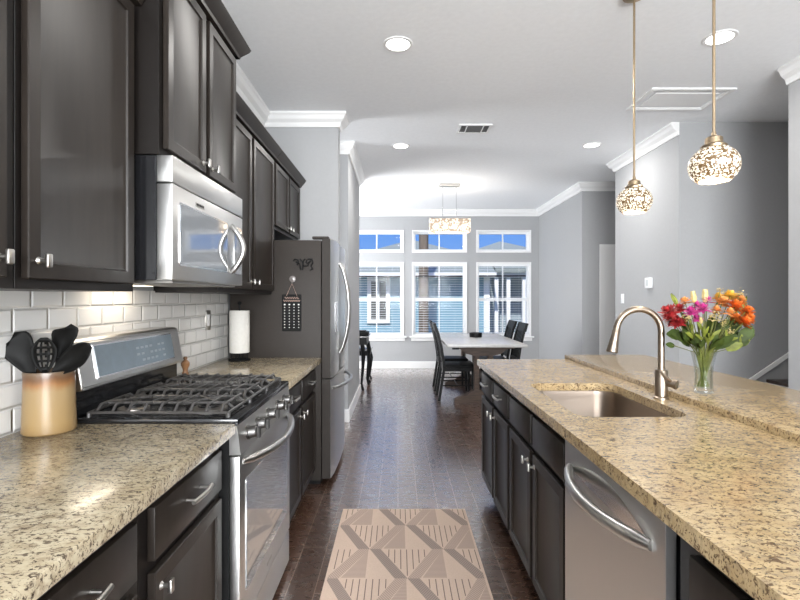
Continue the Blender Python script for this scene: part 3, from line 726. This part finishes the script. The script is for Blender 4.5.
# grates
gx0, gx1 = -1.065, -.585
for gi in range(3):
    a = y0+.022+gi*.2445; b = a+.238; zt = .968; m = MB(); r = .0052
    def bar(p, q): m.tube([p, q], r, 6)
    for yy in (a, b): bar((gx0, yy, .945), (gx1, yy, .945))
    for xx in (gx0, gx1): bar((xx, a, .945), (xx, b, .945))
    n = 9
    for k in range(n):
        x = gx0+.025+(gx1-gx0-.05)*k/(n-1)
        if gi == 1 or k % 1 == 0:
            mid_ = [(x, a+.026, zt), (x, b-.026, zt)]
            if k in (2, 6) : 
                m.tube([(x, a, .945), (x, a+.026, zt), (x, (a+b)/2-.035, zt)], r, 6); m.tube([(x, b, .945), (x, b-.026, zt), (x, (a+b)/2+.035, zt)], r, 6)
            else: m.tube([(x, a, .945), *mid_, (x, b, .945)], r, 6)
    for f in (.27, .73): y = a+(b-a)*f; m.tube([(gx0, y, .945), (gx0+.025, y, zt-.002), (gx1-.025, y, zt-.002), (gx1, y, .945)], r, 6)
    for fx_ in (-.98, -.70):
        for dd in (-1, 1): m.tube([(fx_-.05, (a+b)/2-.05*dd, zt-.001), (fx_+.05, (a+b)/2+.05*dd, zt-.001)], r, 6)
    for xx in (gx0, gx1):
        for yy in (a, b): m.cyl((xx, yy, .929), (xx, yy, .945), .008, 8)
    m.build('grate', M['iron'], t)

# ================================================================== FRIDGE
t = thing('fridge', (-.85, 3.93, 0), 'stainless french door fridge with dark grey side panel', 'fridge')
y0, y1 = 3.478, 4.388
m = MB(); m.box(WL+.02, -.552, y0, y1, .03, 1.755, .004, 2); part(m.build('body', M['fr_side'], t), 'dark grey textured body')
def fdoor(name, a, b, z0, z1):
    m = MB(); P = [(-.545, a), (-.545, b)]; n = 10; e = .010
    for k in range(n+1):
        u = k/n; P.append((-.485+.020*math.sin(PI*min(max(u, 0), 1))**.5, b-(b-a)*u))
    m.prism(P, 'z', z0, z1); m.bm.normal_update()
    for f in m.bm.faces:
        if abs(f.normal.y) > .97: f.material_index = 1
    return m.build(name, [M['steel_h'], M['fr_side']], t)
ym = (y0+y1)/2
d1 = fdoor('door', y0, ym-.002, .765, 1.765); d2 = fdoor('door', ym+.002, y1, .765, 1.765); d3 = fdoor('freezer_drawer', y0, y1, .045, .755)
for dd, yy in ((d1, ym-.045), (d2, ym+.045)):
    pts = [(-.470+.075*math.sin(PI*k/16)**.7, yy, .90+.72*k/16) for k in range(17)]
    MB().tube(pts, .0115, 12).build('handle', M['hsteel'], dd)
pts = [(-.470+.085*math.sin(PI*k/16)**.7, y0+.07+(y1-y0-.14)*k/16, .685) for k in range(17)]
MB().tube(pts, .0125, 12).build('handle', M['hsteel'], d3)
m = MB(); m.box(-.476, -.462, 3.60, 3.74, 1.08, 1.31, .003); m.build('water_dispenser', M['glass_dk'], d1)
m = MB(); m.box(-.62, -.50, y0+.02, y0+.07, 1.766, 1.785, .004); m.box(-.62, -.50, y1-.07, y1-.02, 1.766, 1.785, .004); m.build('hinge_cover', M['fr_side'], t)
m = MB(); m.box(WL+.05, -.56, y0+.02, y1-.02, 0, .03); m.build('foot_rail', M['blackm'], t)
# things on the fridge side
yS = 3.477; k_ = yS/485
def fp(px, py): return ((px-398)*k_, yS, CAMZ-(py-298)*k_)
m = MB()
def stroke(P, r=.0055): m.tube([(fp(*p)[0], yS-.006, fp(*p)[2]) for p in P], r, 6)
stroke([(293.5, 261), (295, 259), (298, 260), (299, 263), (297, 265)]); stroke([(296, 262), (300, 264), (301, 270)]); stroke([(300, 259), (303, 263), (303, 270)])
stroke([(303, 262), (305, 259), (307, 260), (306, 263), (309, 263), (311, 260)]); stroke([(304, 266), (308, 266), (309, 262)]); stroke([(308, 259), (312, 259), (313, 263), (311, 266), (313, 269), (310, 270)])
tag(m.build('metal_magnet', M['blackm']), 'curly black metal word magnet on the fridge side', 'magnet')
hx, _, hz = fp(292.5, 279)
t = thing('hanging_hook', (hx, yS, hz), 'clear round stick-on hook on the fridge side above the black plaque', 'hook')
MB().lathe([(0, 0), (.024, 0), (.022, .006), (.012, .010), (0, .011)], (hx, yS, hz), 24, Matrix.Rotation(PI/2, 4, 'X')).build('suction_disc', M['plastic'], t)
m = MB(); m.tube([(hx, yS-.011, hz), (hx, yS-.022, hz-.01), (hx, yS-.020, hz-.03), (hx, yS-.012, hz-.034)], .003, 8); m.build('hook_arm', M['plastic'], t)
bx0, _, bz1 = fp(282.5, 294.5); bx1, _, bz0 = fp(301.5, 331)
t = thing('chore_plaque', ((bx0+bx1)/2, yS-.006, bz0), 'black hanging plaque with pale lettering and rows of dots', 'plaque')
m = MB(); m.box(bx0, bx1, yS-.010, yS-.003, bz0, bz1, .003); m.build('board', M['blackm'], t)
m = MB(); xm = (bx0+bx1)/2
for ln, (za, n_) in enumerate(((bz1-.025, 6), (bz1-.045, 8))):
    w = .10 if ln == 0 else .12; P = []
    for k in range(n_*4+1): P.append((xm-w/2+w*k/(n_*4), yS-.0115, za+.007*math.sin(k*PI/2+ln)))
    m.tube(P, .0018, 5)
m.build('script_lettering', M['kraft'], t)
for i in range(4):
    m = MB()
    for j in range(9):
        x = bx0+.018+i*(bx1-bx0-.036)/3; z = bz1-.072-j*.0205; rr = .0055 if j == 0 else .0034
        m.box(x-rr, x+rr, yS-.0125, yS-.0098, z-rr*.8, z+rr*.8)
    m.build('dot_column', M['chalk'], t)
m = MB(); m.tube([(bx0+.03, yS-.011, bz1-.01), (hx, yS-.018, hz-.034), (bx1-.03, yS-.011, bz1-.01)], .0014, 5); m.build('cord', M['kraft'], t)

# ================================================================== COUNTER THINGS
# crock
kx, ky = -1.118, 1.556
m = MB(); m.lathe([(0, .0), (.071, .0), (.074, .004), (.0735, .02), (.071, .10), (.0695, .17), (.0715, .190), (.0705, .194), (.066, .194), (.065, .18), (.066, .02), (0, .012)], (kx, ky, .9145), 40, cap=False)
tag(m.build('utensil_crock', M['cream'], off=(kx, ky, .9145)), 'cream and brown glazed stoneware crock holding black utensils', 'crock')
def utensil(base, head, L, wd, up, label, holes=False, shape='spoon', name='serving_spoon', dish=.012, hd=None):
    base = Vector(base); head = Vector(head); d = (head-base).normalized(); up = Vector(up); side = d.cross(up).normalized(); nm = side.cross(d).normalized()
    t = thing(name, tuple(base), label, 'utensil', 'black utensils in the crock')
    m = MB(); m.tube([base, base+(head-base)*.6, head+(Vector(hd).normalized() if hd else d)*.012], [.006, .0055, .007], 8); m.build('handle', M['nylon'], t)
    if hd: d = Vector(hd).normalized(); side = d.cross(up).normalized(); nm = side.cross(d).normalized()
    m = MB(); nu, nv = 16, 10; G = []
    for i in range(nu+1):
        u = i/nu
        if shape == 'spoon': w = wd*math.sin(PI*min(max((u*.94+.03), 0), 1))**.62 * (.62+.55*u if u < .7 else 1.0)
        else: w = wd*(.16+.84*min(1, u*1.35)**.8) * (1 if u < .88 else math.sqrt(max(0.02, 1-((u-.88)/.125)**2)))
        row = []
        for j in range(nv+1):
            v = 2*j/nv-1; sag = -dish*(1-v*v)*math.sin(PI*u)
            p = head + d*(L*u - (.004*L if 0 else 0)) + side*(w/2*v) + nm*sag
            if shape != 'spoon': p += d*(.012*v*max(0, u-.5)*2)
            row.append(m.bm.verts.new(p))
        G.append(row)
    for i in range(nu):
        for j in range(nv):
            if holes and 3 <= i <= 13 and i % 3 != 2 and j in (2, 4, 5, 7) and not (j == 5 and i % 2): continue
            m.bm.faces.new((G[i][j], G[i+1][j], G[i+1][j+1], G[i][j+1]))
    m.build('bowl' if shape == 'spoon' else 'blade', M['nylon'], t, solid=.0035)
VD = Vector((-.58, .81, 0))    # away from the camera
utensil((kx+.012, ky-.02, .93), (kx-.030, ky-.030, 1.095), .135, .092, (.35, -1, .25), 'solid black turner leaning left in the crock', shape='turner', name='turner', dish=.008, hd=(-.42, -.1, .9))
utensil((kx-.01, ky+.005, .93), (kx+.0, ky-.022, 1.10), .115, .075, (.5, -1, .35), 'slotted black spoon with holes in the middle of the crock', True, name='slotted_spoon', hd=(.02, -.05, 1))
utensil((kx-.02, ky+.02, .93), (kx+.005, ky+.03, 1.135), .115, .070, (.5, -1, .2), 'black spoon standing tallest at the back of the crock', shape='turner', name='serving_spoon', hd=(.25, 0, .95))
utensil((kx-.035, ky-.0, .93), (kx+.026, ky-.025, 1.10), .155, .078, (.5, -1, .5), 'solid black oval spoon leaning right toward the range', name='serving_spoon', dish=.016, hd=(.85, -.05, .62))

# pepper mill, paper towel, outlet
px_, py_ = -1.105, 2.52
m = MB(); m.lathe([(0, 0), (.022, 0), (.023, .012), (.018, .03), (.012, .05), (.015, .062), (.021, .075), (.022, .088), (.014, .1), (.008, .104), (.010, .112), (.008, .121), (0, .123)], (px_, py_, .9145), 20)
tag(m.build('pepper_mill', M['wood_br']), 'small turned brown wooden pepper mill beside the range console', 'pepper mill')
tx, ty = -1.075, 3.29
t = thing('paper_towel_holder', (tx, ty, .9145), 'black wire paper towel stand on the far left counter', 'paper towel holder')
m = MB(); m.tube([(tx+.07*math.cos(a*PI/12), ty+.07*math.sin(a*PI/12), .922) for a in range(24)], .005, 8, closed=True)
for a in range(8): m.cyl((tx+.055*math.cos(a*PI/4), ty+.055*math.sin(a*PI/4), .918), (tx+.055*math.cos(a*PI/4), ty+.055*math.sin(a*PI/4), .965), .003, 6)
m.tube([(tx+.055*math.cos(a*PI/12), ty+.055*math.sin(a*PI/12), .966) for a in range(24)], .003, 8, closed=True)
m.cyl((tx-.07, ty, .922), (tx+.07, ty, .922), .004); m.build('base', M['blackm'], t)
m = MB(); m.cyl((tx, ty, .92), (tx, ty, 1.30), .006); m.ball((tx, ty, 1.305), .013); m.build('post', M['blackm'], t)
m = MB(); m.lathe([(.018, .971), (.064, .971), (.066, .975), (.066, 1.251), (.064, 1.255), (.018, 1.255)], (tx, ty, 0), 36)
tag(m.build('paper_towel_roll', M['paper']), 'white paper towel roll standing beside the fridge', 'paper towels')
t = thing('wall_outlet', (WL+.012, 3.10, 1.13), 'brushed nickel switch plate on the white tile backsplash', 'outlet')
m = MB(); m.box(WL+.0095, WL+.015, 3.062, 3.138, 1.135, 1.262, .002, 2); m.build('plate', M['pewter'], t)
m = MB(); m.box(WL+.015, WL+.0175, 3.082, 3.118, 1.162, 1.235, .001); m.build('rocker', M['white'], t)

# right wall: thermostat and switch
t = thing('thermostat', (2.665, 5.16, 1.445), 'white square thermostat on the right wall above the faucet', 'thermostat')
m = MB(); m.box(2.650, 2.6795, 5.10, 5.215, 1.445, 1.555, .004, 2); m.build('housing', M['vinyl'], t)
m = MB(); m.box(2.6485, 2.6505, 5.13, 5.19, 1.47, 1.535, .001); m.build('screen', pm('pale_lcd', (.62, .65, .66), .2), t)
t = thing('light_switch', (2.675, 5.78, 1.27), 'white light switch plate on the right wall near the hallway', 'light switch')
m = MB(); m.box(2.674, 2.6795, 5.745, 5.82, 1.275, 1.39, .002, 2); m.build('plate', M['vinyl'], t)
m = MB(); m.box(2.668, 2.6745, 5.772, 5.792, 1.32, 1.345, .002); m.build('toggle', M['vinyl'], t)

# ================================================================== VASE AND FLOWERS
vx, vy, vz = 1.292, 2.05, .9395
t = thing('flower_vase', (vx, vy, vz), 'clear flared glass vase of flowers on the raised ledge', 'vase')
m = MB(); m.lathe([(0, .001), (.036, .001), (.038, .004), (.036, .02), (.034, .07), (.038, .12), (.050, .176), (.0475, .176), (.036, .12), (.0315, .07), (.033, .022), (0, .018)], (vx, vy, vz), 36, cap=False); m.build('glass', M['vase'], t)
MB().lathe([(0, .019), (.0325, .022), (.031, .07), (.0345, .11), (0, .11)], (vx, vy, vz), 28, cap=False).build('water', M['water'], t)
def petalmat(n, c, c2): 
    m = noisy(n, c, .25, 60, .55); return m
FM = {'red': petalmat('red_petals', (.34, .02, .022), 0), 'magenta': petalmat('magenta_petals', (.50, .045, .24), 0), 'orange': petalmat('orange_petals', (.66, .15, .02), 0),
      'peach': petalmat('peach_petals', (.70, .30, .09), 0), 'cream': petalmat('cream_petals', (.60, .48, .22), 0), 'yellow': petalmat('yellow_petals', (.68, .42, .06), 0)}
KV = vy/485
def pos(px, py, dy=0): Y = vy+dy; return Vector(((px-398)*Y/485, Y, CAMZ-(py-298)*Y/485))
def petal(m, c, d, nrm, L, w, curl=.25):
    d = d.normalized(); s_ = d.cross(nrm).normalized(); n_ = s_.cross(d); G = []
    for i in range(5):
        u = i/4; ww = w*math.sin(PI*(.12+.80*u))**.8; row = [m.bm.verts.new(c+d*(L*u)+n_*(curl*L*u*u)+s_*(ww*v/2)-n_*(.10*w*(1-v*v))) for v in (-1, 0, 1)]
        G.append(row)
    for i in range(4):
        for j in range(2): m.bm.faces.new((G[i][j], G[i+1][j], G[i+1][j+1], G[i][j+1]))
def flower(kind, px, py, dy, R, label, layers=5, style='ruffle', leaf=True):
    p = pos(px, py, dy); rnd = random.Random(int(px*7+py*13)); 
    foot = Vector((vx+rnd.uniform(-.016, .016)-(p.x-vx)*.08, vy+rnd.uniform(-.016, .016)-dy*.1, vz+.026)); neck = Vector((vx+(p.x-vx)*.22, vy+dy*.22, vz+.165))
    t = thing('cut_flower', tuple(foot), label, 'flower', 'cut flowers in the glass vase')
    axis = (p-neck).normalized()
    m = MB(); P = []
    for k in range(9):
        u = k/8; P.append(foot*(1-u)**2+neck*2*u*(1-u)*1.0+p*u*u if 0 else (foot.lerp(neck, u*2) if u < .5 else neck.lerp(p, (u-.5)*2)))
    m.tube(P, .0022 if R > .015 else .0016, 6); m.build('stem', M['stem'], t)
    m = MB()
    if style == 'ruffle':
        a0 = axis.orthogonal().normalized(); b0 = axis.cross(a0)
        for L_ in range(layers):
            n = 17-2*L_; el = math.radians(-28+L_*24)
            for k in range(n):
                a = 2*PI*k/n+L_*.35+rnd.uniform(-.1, .1); dd = (a0*math.cos(a)+b0*math.sin(a))*math.cos(el)+axis*math.sin(el)
                petal(m, p+axis*.002*L_, dd, axis if el < 1 else -(a0*math.cos(a)+b0*math.sin(a)), R*(1-.13*L_)*rnd.uniform(.78, 1.15), R*rnd.uniform(.30, .42), rnd.uniform(.05, .45))
    elif style == 'bud':
        n = 6
        for k in range(n):
            a = 2*PI*k/n; a0 = axis.orthogonal().normalized(); b0 = axis.cross(a0); dd = axis+(a0*math.cos(a)+b0*math.sin(a))*.25
            petal(m, p-axis*R*.6, dd, -(a0*math.cos(a)+b0*math.sin(a)), R*2.2, R*.9, .1)
    else:
        for k in range(26):
            q_ = p+Vector((rnd.gauss(0, R*.5), rnd.gauss(0, R*.5), rnd.gauss(0, R*.45)))
            for j in range(4):
                a = rnd.uniform(0, 2*PI); petal(m, q_, Vector((math.cos(a), math.sin(a), rnd.uniform(-.2, .8))), Vector((0, 0, 1)), R*.36, R*.30, .2)
    m.build('bloom', FM[kind], t)
    return t
gR = 'red ruffled flower at the left of the bouquet'; 
flower('red', 669, 312, -.02, .042, 'large deep red ruffled flower at the left edge of the bouquet')
flower('red', 678, 322, -.03, .034, 'smaller red ruffled flower low on the left of the bouquet')
flower('magenta', 691, 312, -.05, .028, 'bright magenta flower left of centre in the bouquet')
flower('magenta', 703, 309, -.06, .031, 'bright magenta flower at the centre of the bouquet')
flower('magenta', 707, 301, .0, .026, 'bright magenta flower at centre top, behind the others')
flower('peach', 685, 302, .01, .030, 'peach ruffled flower at the upper left of the bouquet')
flower('orange', 735, 306, -.02, .040, 'large orange ruffled flower at the upper right of the bouquet')
flower('orange', 744, 322, -.03, .038, 'large orange ruffled flower lowest at the right edge')
flower('peach', 722, 302, .02, .040, 'large peach flower top right of centre in the bouquet')
flower('yellow', 730, 296, .05, .034, 'golden yellow flower at the top right of the bouquet')
flower('orange', 746, 311, .03, .034, 'orange ruffled flower at the far right behind another')
flower('peach', 729, 313, -.05, .030, 'peach flower in front at the right of the bouquet')
flower('cream', 694, 300, .02, .024, 'cream tapered blossom standing up left of centre', style='bud')
flower('cream', 705, 299, .0, .026, 'cream tapered blossom standing up at the centre', style='bud')
flower('cream', 701, 322, -.06, .013, 'tiny cream blossom low at the centre of the bouquet', style='bud')
flower('cream', 724, 323, -.05, .014, 'tiny cream blossom low right of centre', style='spray')
flower('cream', 714, 317, -.06, .022, 'loose cream spray between magenta and orange flowers', style='spray')
flower('cream', 740, 294, .02, .016, 'loose pale spray sticking up at the right top', style='spray')
flower('cream', 720, 291, .02, .014, 'loose pale spray sticking up at the middle top', style='spray')
flower('red', 671, 320, .02, .034, 'dark red flower tucked behind the others at the far left')
flower('red', 680, 309, .0, .030, 'dark red flower next to the peach one at left')
flower('magenta', 697, 306, .02, .028, 'pinkish magenta flower behind the centre blossoms')
flower('magenta', 697, 319, -.05, .022, 'small magenta flower hanging low left of centre')
flower('peach', 716, 311, .0, .030, 'peach flower beside the magenta centre')
flower('peach', 740, 300, .03, .030, 'peach flower behind the large orange one at upper right')
flower('orange', 749, 318, .02, .028, 'small orange flower poking out at the far right edge')
flower('orange', 735, 318, .02, .030, 'orange flower in the middle of the right cluster')
flower('yellow', 718, 297, .04, .024, 'small yellow flower at the top centre right')
flower('cream', 688, 318, -.06, .018, 'loose cream spray hanging in front at left', style='spray')
flower('cream', 730, 332, -.05, .014, 'tiny pale spray low at the right of the stems', style='spray')
def foliage(px, py, dy, L, w, mat, label, n=3, ang=0):
    p = pos(px, py, dy); neck = Vector((vx+(p.x-vx)*.2, vy+dy*.2, vz+.168)); foot = Vector((vx-(p.x-vx)*.08, vy-.08*dy, vz+.028)); t = thing('leafy_sprig', tuple(foot), label, 'foliage', 'green leaves in the glass vase')
    MB().tube([foot, neck, p], .0018, 6).build('stem', M['stem'], t); m = MB(); rnd = random.Random(int(px+py))
    ax = (p-neck).normalized()
    for k in range(n):
        a = ax + Vector((rnd.uniform(-.8, .8), rnd.uniform(-.7, .3), rnd.uniform(-.5, .5)))*(.9 if n > 1 else .2)
        petal(m, neck.lerp(p, .45+.5*k/max(1, n-1) if n > 1 else .9), a, Vector((0, -1, .35)), L*rnd.uniform(.8, 1.15), w*rnd.uniform(.8, 1.1), -.15)
    m.build('leaf', mat, t)
foliage(680, 335, -.03, .075, .042, M['leaf'], 'dark green leaves drooping at the left of the bouquet', 5)
foliage(741, 338, -.02, .080, .050, M['leaf'], 'broad dark green leaves at the right of the bouquet', 5)
foliage(722, 342, -.05, .065, .038, M['leaf'], 'dark leaves just right of the vase rim', 5)
foliage(690, 340, .03, .065, .036, M['leaf'], 'dark leaves behind the stems at left', 5)
foliage(710, 330, .04, .070, .040, M['leaf'], 'dark leaves behind the stems at the centre', 6)
foliage(733, 325, .04, .070, .038, M['leaf'], 'dark leaves behind the orange flowers', 5)
foliage(703, 330, -.06, .050, .016, M['leaf_lt'], 'narrow yellow green leaves in front at the centre', 5)
foliage(675, 300, .02, .055, .022, M['leaf_lt'], 'pale green pointed bud leaf at the upper left', 1)
foliage(746, 300, .03, .035, .014, M['leaf_lt'], 'pale green small leaves at the upper right edge', 5)
foliage(690, 328, -.05, .045, .014, M['leaf_lt'], 'narrow yellow green leaves in front at the left', 5)
foliage(744, 345, -.03, .055, .040, M['leaf_lt'], 'broad yellow green leaf at the lower right', 2)
foliage(672, 345, -.03, .045, .028, M['leaf'], 'small dark leaf hanging lowest at the left', 1)

# ================================================================== RUG
RX0, RX1, RY0, RY1 = -.347, .423, 1.25, 3.066
def fabric(n, c, stripe=None, ang=0):
    m = noisy(n, c, .06, 220, .95, .15)
    if stripe:
        N = NT(m); w = N.n('ShaderNodeTexWave'); w.bands_direction = 'X'; w.inputs['Scale'].default_value = 30; N.l(N.coords((1, 1, 1), (0, 0, ang)), w.inputs['Vector'])
        N.base(N.ramp(w.outputs['Fac'], [(.35, c), (.6, stripe)]))
    return m
beige = (.58, .44, .35)
RM = [fabric('rug_beige', beige), fabric('rug_taupe', (.25, .19, .165), (.34, .265, .225), .6), fabric('rug_hatch', (.34, .255, .215), (.50, .375, .30), PI/2), fabric('rug_hatch_slanted', (.34, .255, .215), (.50, .375, .30), -.6), fabric('rug_line', (.16, .12, .105))]
m = MB(); m.box(RX0, RX1, RY0, RY1, 0.0005, .008, .002)
m2 = MB(); bm = m2.bm; per = .39; rh = .27
def poly(P, mi, z=.0086):
    f = bm.faces.new([bm.verts.new((x, y, z)) for x, y in P]); f.material_index = mi
for r_ in range(-1, 8):
    yt = 2.843+.27*1 - rh*r_; yb = yt-rh; off = .045 if (r_ % 2) else -.150
    for c_ in range(-2, 3):
        x = off+per*c_; hw = per/2
        poly([(x, yt), (x+.058, yt), (x+hw, yb), (x+hw-.062, yb)], 1)
        poly([(x-.058, yt), (x, yt), (x-hw+.062, yb), (x-hw, yb)], 3)
        poly([(x-.006, yt-.012), (x-.006, yb+.004), (x-hw+.072, yb+.004)], 2)
        k = 0
        for k in range(-4, 5):
            u = k*.031; ln = 1-abs(u)/(hw-.058)
            if ln > .15: poly([(x+hw+u-.0022, yt-.006), (x+hw+u+.0022, yt-.006), (x+hw+u+.0022, yt-rh*ln*.92), (x+hw+u-.0022, yt-rh*ln*.92)], 4, .0088)
for co, no in (((RX0+.012, 0, 0), (-1, 0, 0)), ((RX1-.012, 0, 0), (1, 0, 0)), ((0, RY0+.012, 0), (0, -1, 0)), ((0, RY1-.008, 0), (0, 1, 0))):
    bmesh.ops.bisect_plane(bm, geom=list(bm.verts)+list(bm.edges)+list(bm.faces), plane_co=co, plane_no=no, clear_outer=True)
me = bpy.data.meshes.new('tmp'); bm.to_mesh(me); bm.free()
m.bm.from_mesh(me); bpy.data.meshes.remove(me)
tag(m.build('runner_rug', RM, smooth=0), 'beige runner rug with taupe geometric triangles on the dark floor', 'rug')

# ================================================================== DINING
TX, TY, TZ_ = 1.09, 6.83, 0
t = thing('dining_table', (TX, TY, 0), 'long trestle dining table with a pale glossy top under the chandelier', 'table')
m = MB(); m.box(TX-.49, TX+.49, TY-.92, TY+.92, .735, .772, .006, 2); m.build('tabletop', noisy('pale_grey_satin_tabletop', (.52, .51, .50), .06, 5, .25, 0, (6, 1, 1), spec=.8), t)
m = MB()
for yy in (TY-.62, TY+.62):
    m = MB(); m.prism([(TX-.37, 0), (TX-.37, .05), (TX-.29, .085), (TX-.22, .10), (TX-.12, .17), (TX+.12, .17), (TX+.22, .10), (TX+.29, .085), (TX+.37, .05), (TX+.37, 0)], 'y', yy-.05, yy+.05)
    m.box(TX-.12, TX-.055, yy-.04, yy+.04, .16, .66, .005); m.box(TX+.055, TX+.12, yy-.04, yy+.04, .16, .66, .005)
    m.prism([(TX-.40, .735), (TX-.40, .70), (TX-.30, .69), (TX-.22, .63), (TX-.10, .60), (TX+.10, .60), (TX+.22, .63), (TX+.30, .69), (TX+.40, .70), (TX+.40, .735)], 'y', yy-.045, yy+.045)
    part(m.build('trestle', M['oak_gr'], t), 'weathered brown carved trestle')
m = MB(); m.box(TX-.025, TX+.025, TY-.62, TY+.62, .30, .38, .004); m.build('stretcher', M['oak_gr'], t)
m = MB(); m.box(TX-.42, TX-.34, TY-.86, TY-.80, .705, .734); m.build('extension_slide', M['chair'], t)
m = MB(); m.lathe([(0, 0), (.085, 0), (.09, .004), (.09, .06), (.085, .064), (.07, .064), (.068, .02), (0, .02)], (1.13, 7.05, .7725), 28, cap=False)
tag(m.build('serving_bowl', M['chair'], off=(1.13, 7.05, .7725)), 'low round black bowl on the dining table', 'bowl')

def chair(x, y, label):
    """facing +X; x,y = seat centre"""
    t = thing('dining_chair', (x, y, 0), label, 'chair', 'black dining chairs around the table')
    m = MB(); m.box(x-.20, x+.22, y-.215, y+.215, .435, .465, .012, 3); m.build('seat', M['chair'], t)
    m = MB()
    m.frame('z', x-.20, x+.19, y-.20, y+.20, .02, .385, .434)
    m.build('seat_frame', M['chair'], t)
    prof = [(-.255, 0), (-.222, .22), (-.190, .42), (-.195, .50), (-.225, .70), (-.275, .90), (-.315, 1.0)]
    for sy in (-1, 1):
        m = MB(); yy = y+sy*.19
        A = [(x+u-.017, z) for u, z in prof]; B = [(x+u+.017, z) for u, z in prof][::-1]; m.prism(A+B, 'y', yy-.016, yy+.016); m.build('leg', M['chair'], t)
        m = MB(); m.tube([(x+.185, yy, .435), (x+.185, yy, .20), (x+.19, yy, 0)], [.021, .018, .013], 8); m.build('leg', M['chair'], t)
    m = MB(); m.prism([(x-.33, 1.005), (x-.30, 1.012), (x-.275, .90), (x-.30, .895)], 'y', y-.205, y+.205); part(m.build('top_rail', M['chair'], t), 'curved top rail')
    m = MB()
    for k in range(5):
        yy = y-.13+.065*k; P = [(-.196, .49), (-.225, .68), (-.262, .83), (-.290, .91)]
        m.prism([(x+u-.006, z) for u, z in P]+[(x+u+.006, z) for u, z in P][::-1], 'y', yy-.018, yy+.018)
    m.prism([(x-.205, .52), (x-.185, .52), (x-.190, .555), (x-.212, .555)], 'y', y-.18, y+.18); m.build('backrest', M['chair'], t)
    m = MB()
    for yy in (y-.19, y+.19): m.cyl((x-.205, yy, .20), (x+.185, yy, .20), .009, 8)
    m.cyl((x-.01, y-.19, .20), (x-.01, y+.19, .20), .009, 8); m.build('stretcher', M['chair'], t)
    return t
c1 = chair(.79, 6.50, 'black wooden chair on the left side of the dining table, nearer the camera')
dup(c1, (.79, 7.16, 0), 'black wooden chair on the left side of the dining table, farther away')
dup(c1, (1.375, 6.54, 0), 'black wooden chair on the right side of the dining table, nearer the camera', PI)
dup(c1, (1.385, 7.17, 0), 'black wooden chair on the right side of the dining table, nearer the windows', PI)

# console and stool at the left of the dining room
def cabriole(m, x, y, h, r=.022, d=(1, 0)):
    m.tube([(x, y, h), (x+.02*d[0], y+.02*d[1], h*.82), (x+.012*d[0], y+.012*d[1], h*.5), (x-.008*d[0], y, h*.15), (x+.012*d[0], y, .012), (x+.02*d[0], y, 0)], [r*1.2, r*1.3, r*.85, r*.6, r*.75, r*.8], 8)
t = thing('console_table', (-.80, 7.22, 0), 'black console table with curved legs beyond the closet wall', 'table')
m = MB(); m.box(-1.08, -.42, 6.95, 7.55, .765, .79, .006, 2); m.build('tabletop', M['table_top'], t)
m = MB(); m.box(-1.05, -.45, 6.98, 7.52, .665, .765); m.build('apron', M['chair'], t)
for a, b, dx in ((-1.04, 7.0, -1), (-.52, 7.02, 1), (-1.04, 7.5, -1), (-.47, 7.5, 1)):
    m = MB(); cabriole(m, a, b, .67, .026, (dx, 0)); m.build('leg', M['chair'], t)
m = MB(); m.box(-.68, -.43, 7.02, 7.30, .791, .845, .012, 2); m.box(-.65, -.47, 7.05, 7.25, .844, .862, .006); tag(m.build('storage_box', M['blackm']), 'low black box on the console table', 'box')
t = thing('stool', (-.56, 7.85, 0), 'small black stool with curved legs beside the console table', 'stool')
m = MB(); m.box(-.72, -.42, 7.62, 8.08, .50, .545, .015, 3); m.build('seat', M['table_top'], t)
m = MB(); m.box(-.70, -.44, 7.64, 8.06, .43, .50); m.build('apron', M['chair'], t)
for a, b, dx in ((-.68, 7.66, -1), (-.46, 7.66, 1), (-.68, 8.04, -1), (-.46, 8.04, 1)):
    m = MB(); cabriole(m, a, b, .44, .022, (dx, 0)); m.build('leg', M['chair'], t)

for px, py, dy, L, w, mt, n, lab in ((697, 345, -.04, .055, .022, 'leaf', 6, 'dark narrow leaves spilling over the left of the vase rim'),
        (715, 347, -.03, .055, .022, 'leaf', 6, 'dark narrow leaves spilling over the right of the vase rim'),
        (685, 325, .03, .060, .026, 'leaf', 6, 'dark leaves under the red flowers'),
        (720, 325, .03, .060, .026, 'leaf', 7, 'dark leaves under the peach flowers'),
        (747, 332, .02, .050, .028, 'leaf', 5, 'dark leaves under the lowest orange flower'),
        (712, 335, -.06, .045, .013, 'leaf_lt', 6, 'narrow yellow green leaves in front, right of centre'),
        (728, 338, -.06, .045, .014, 'leaf_lt', 5, 'narrow yellow green leaves in front at the right')):
    foliage(px, py, dy, L, w, M[mt], lab, n)
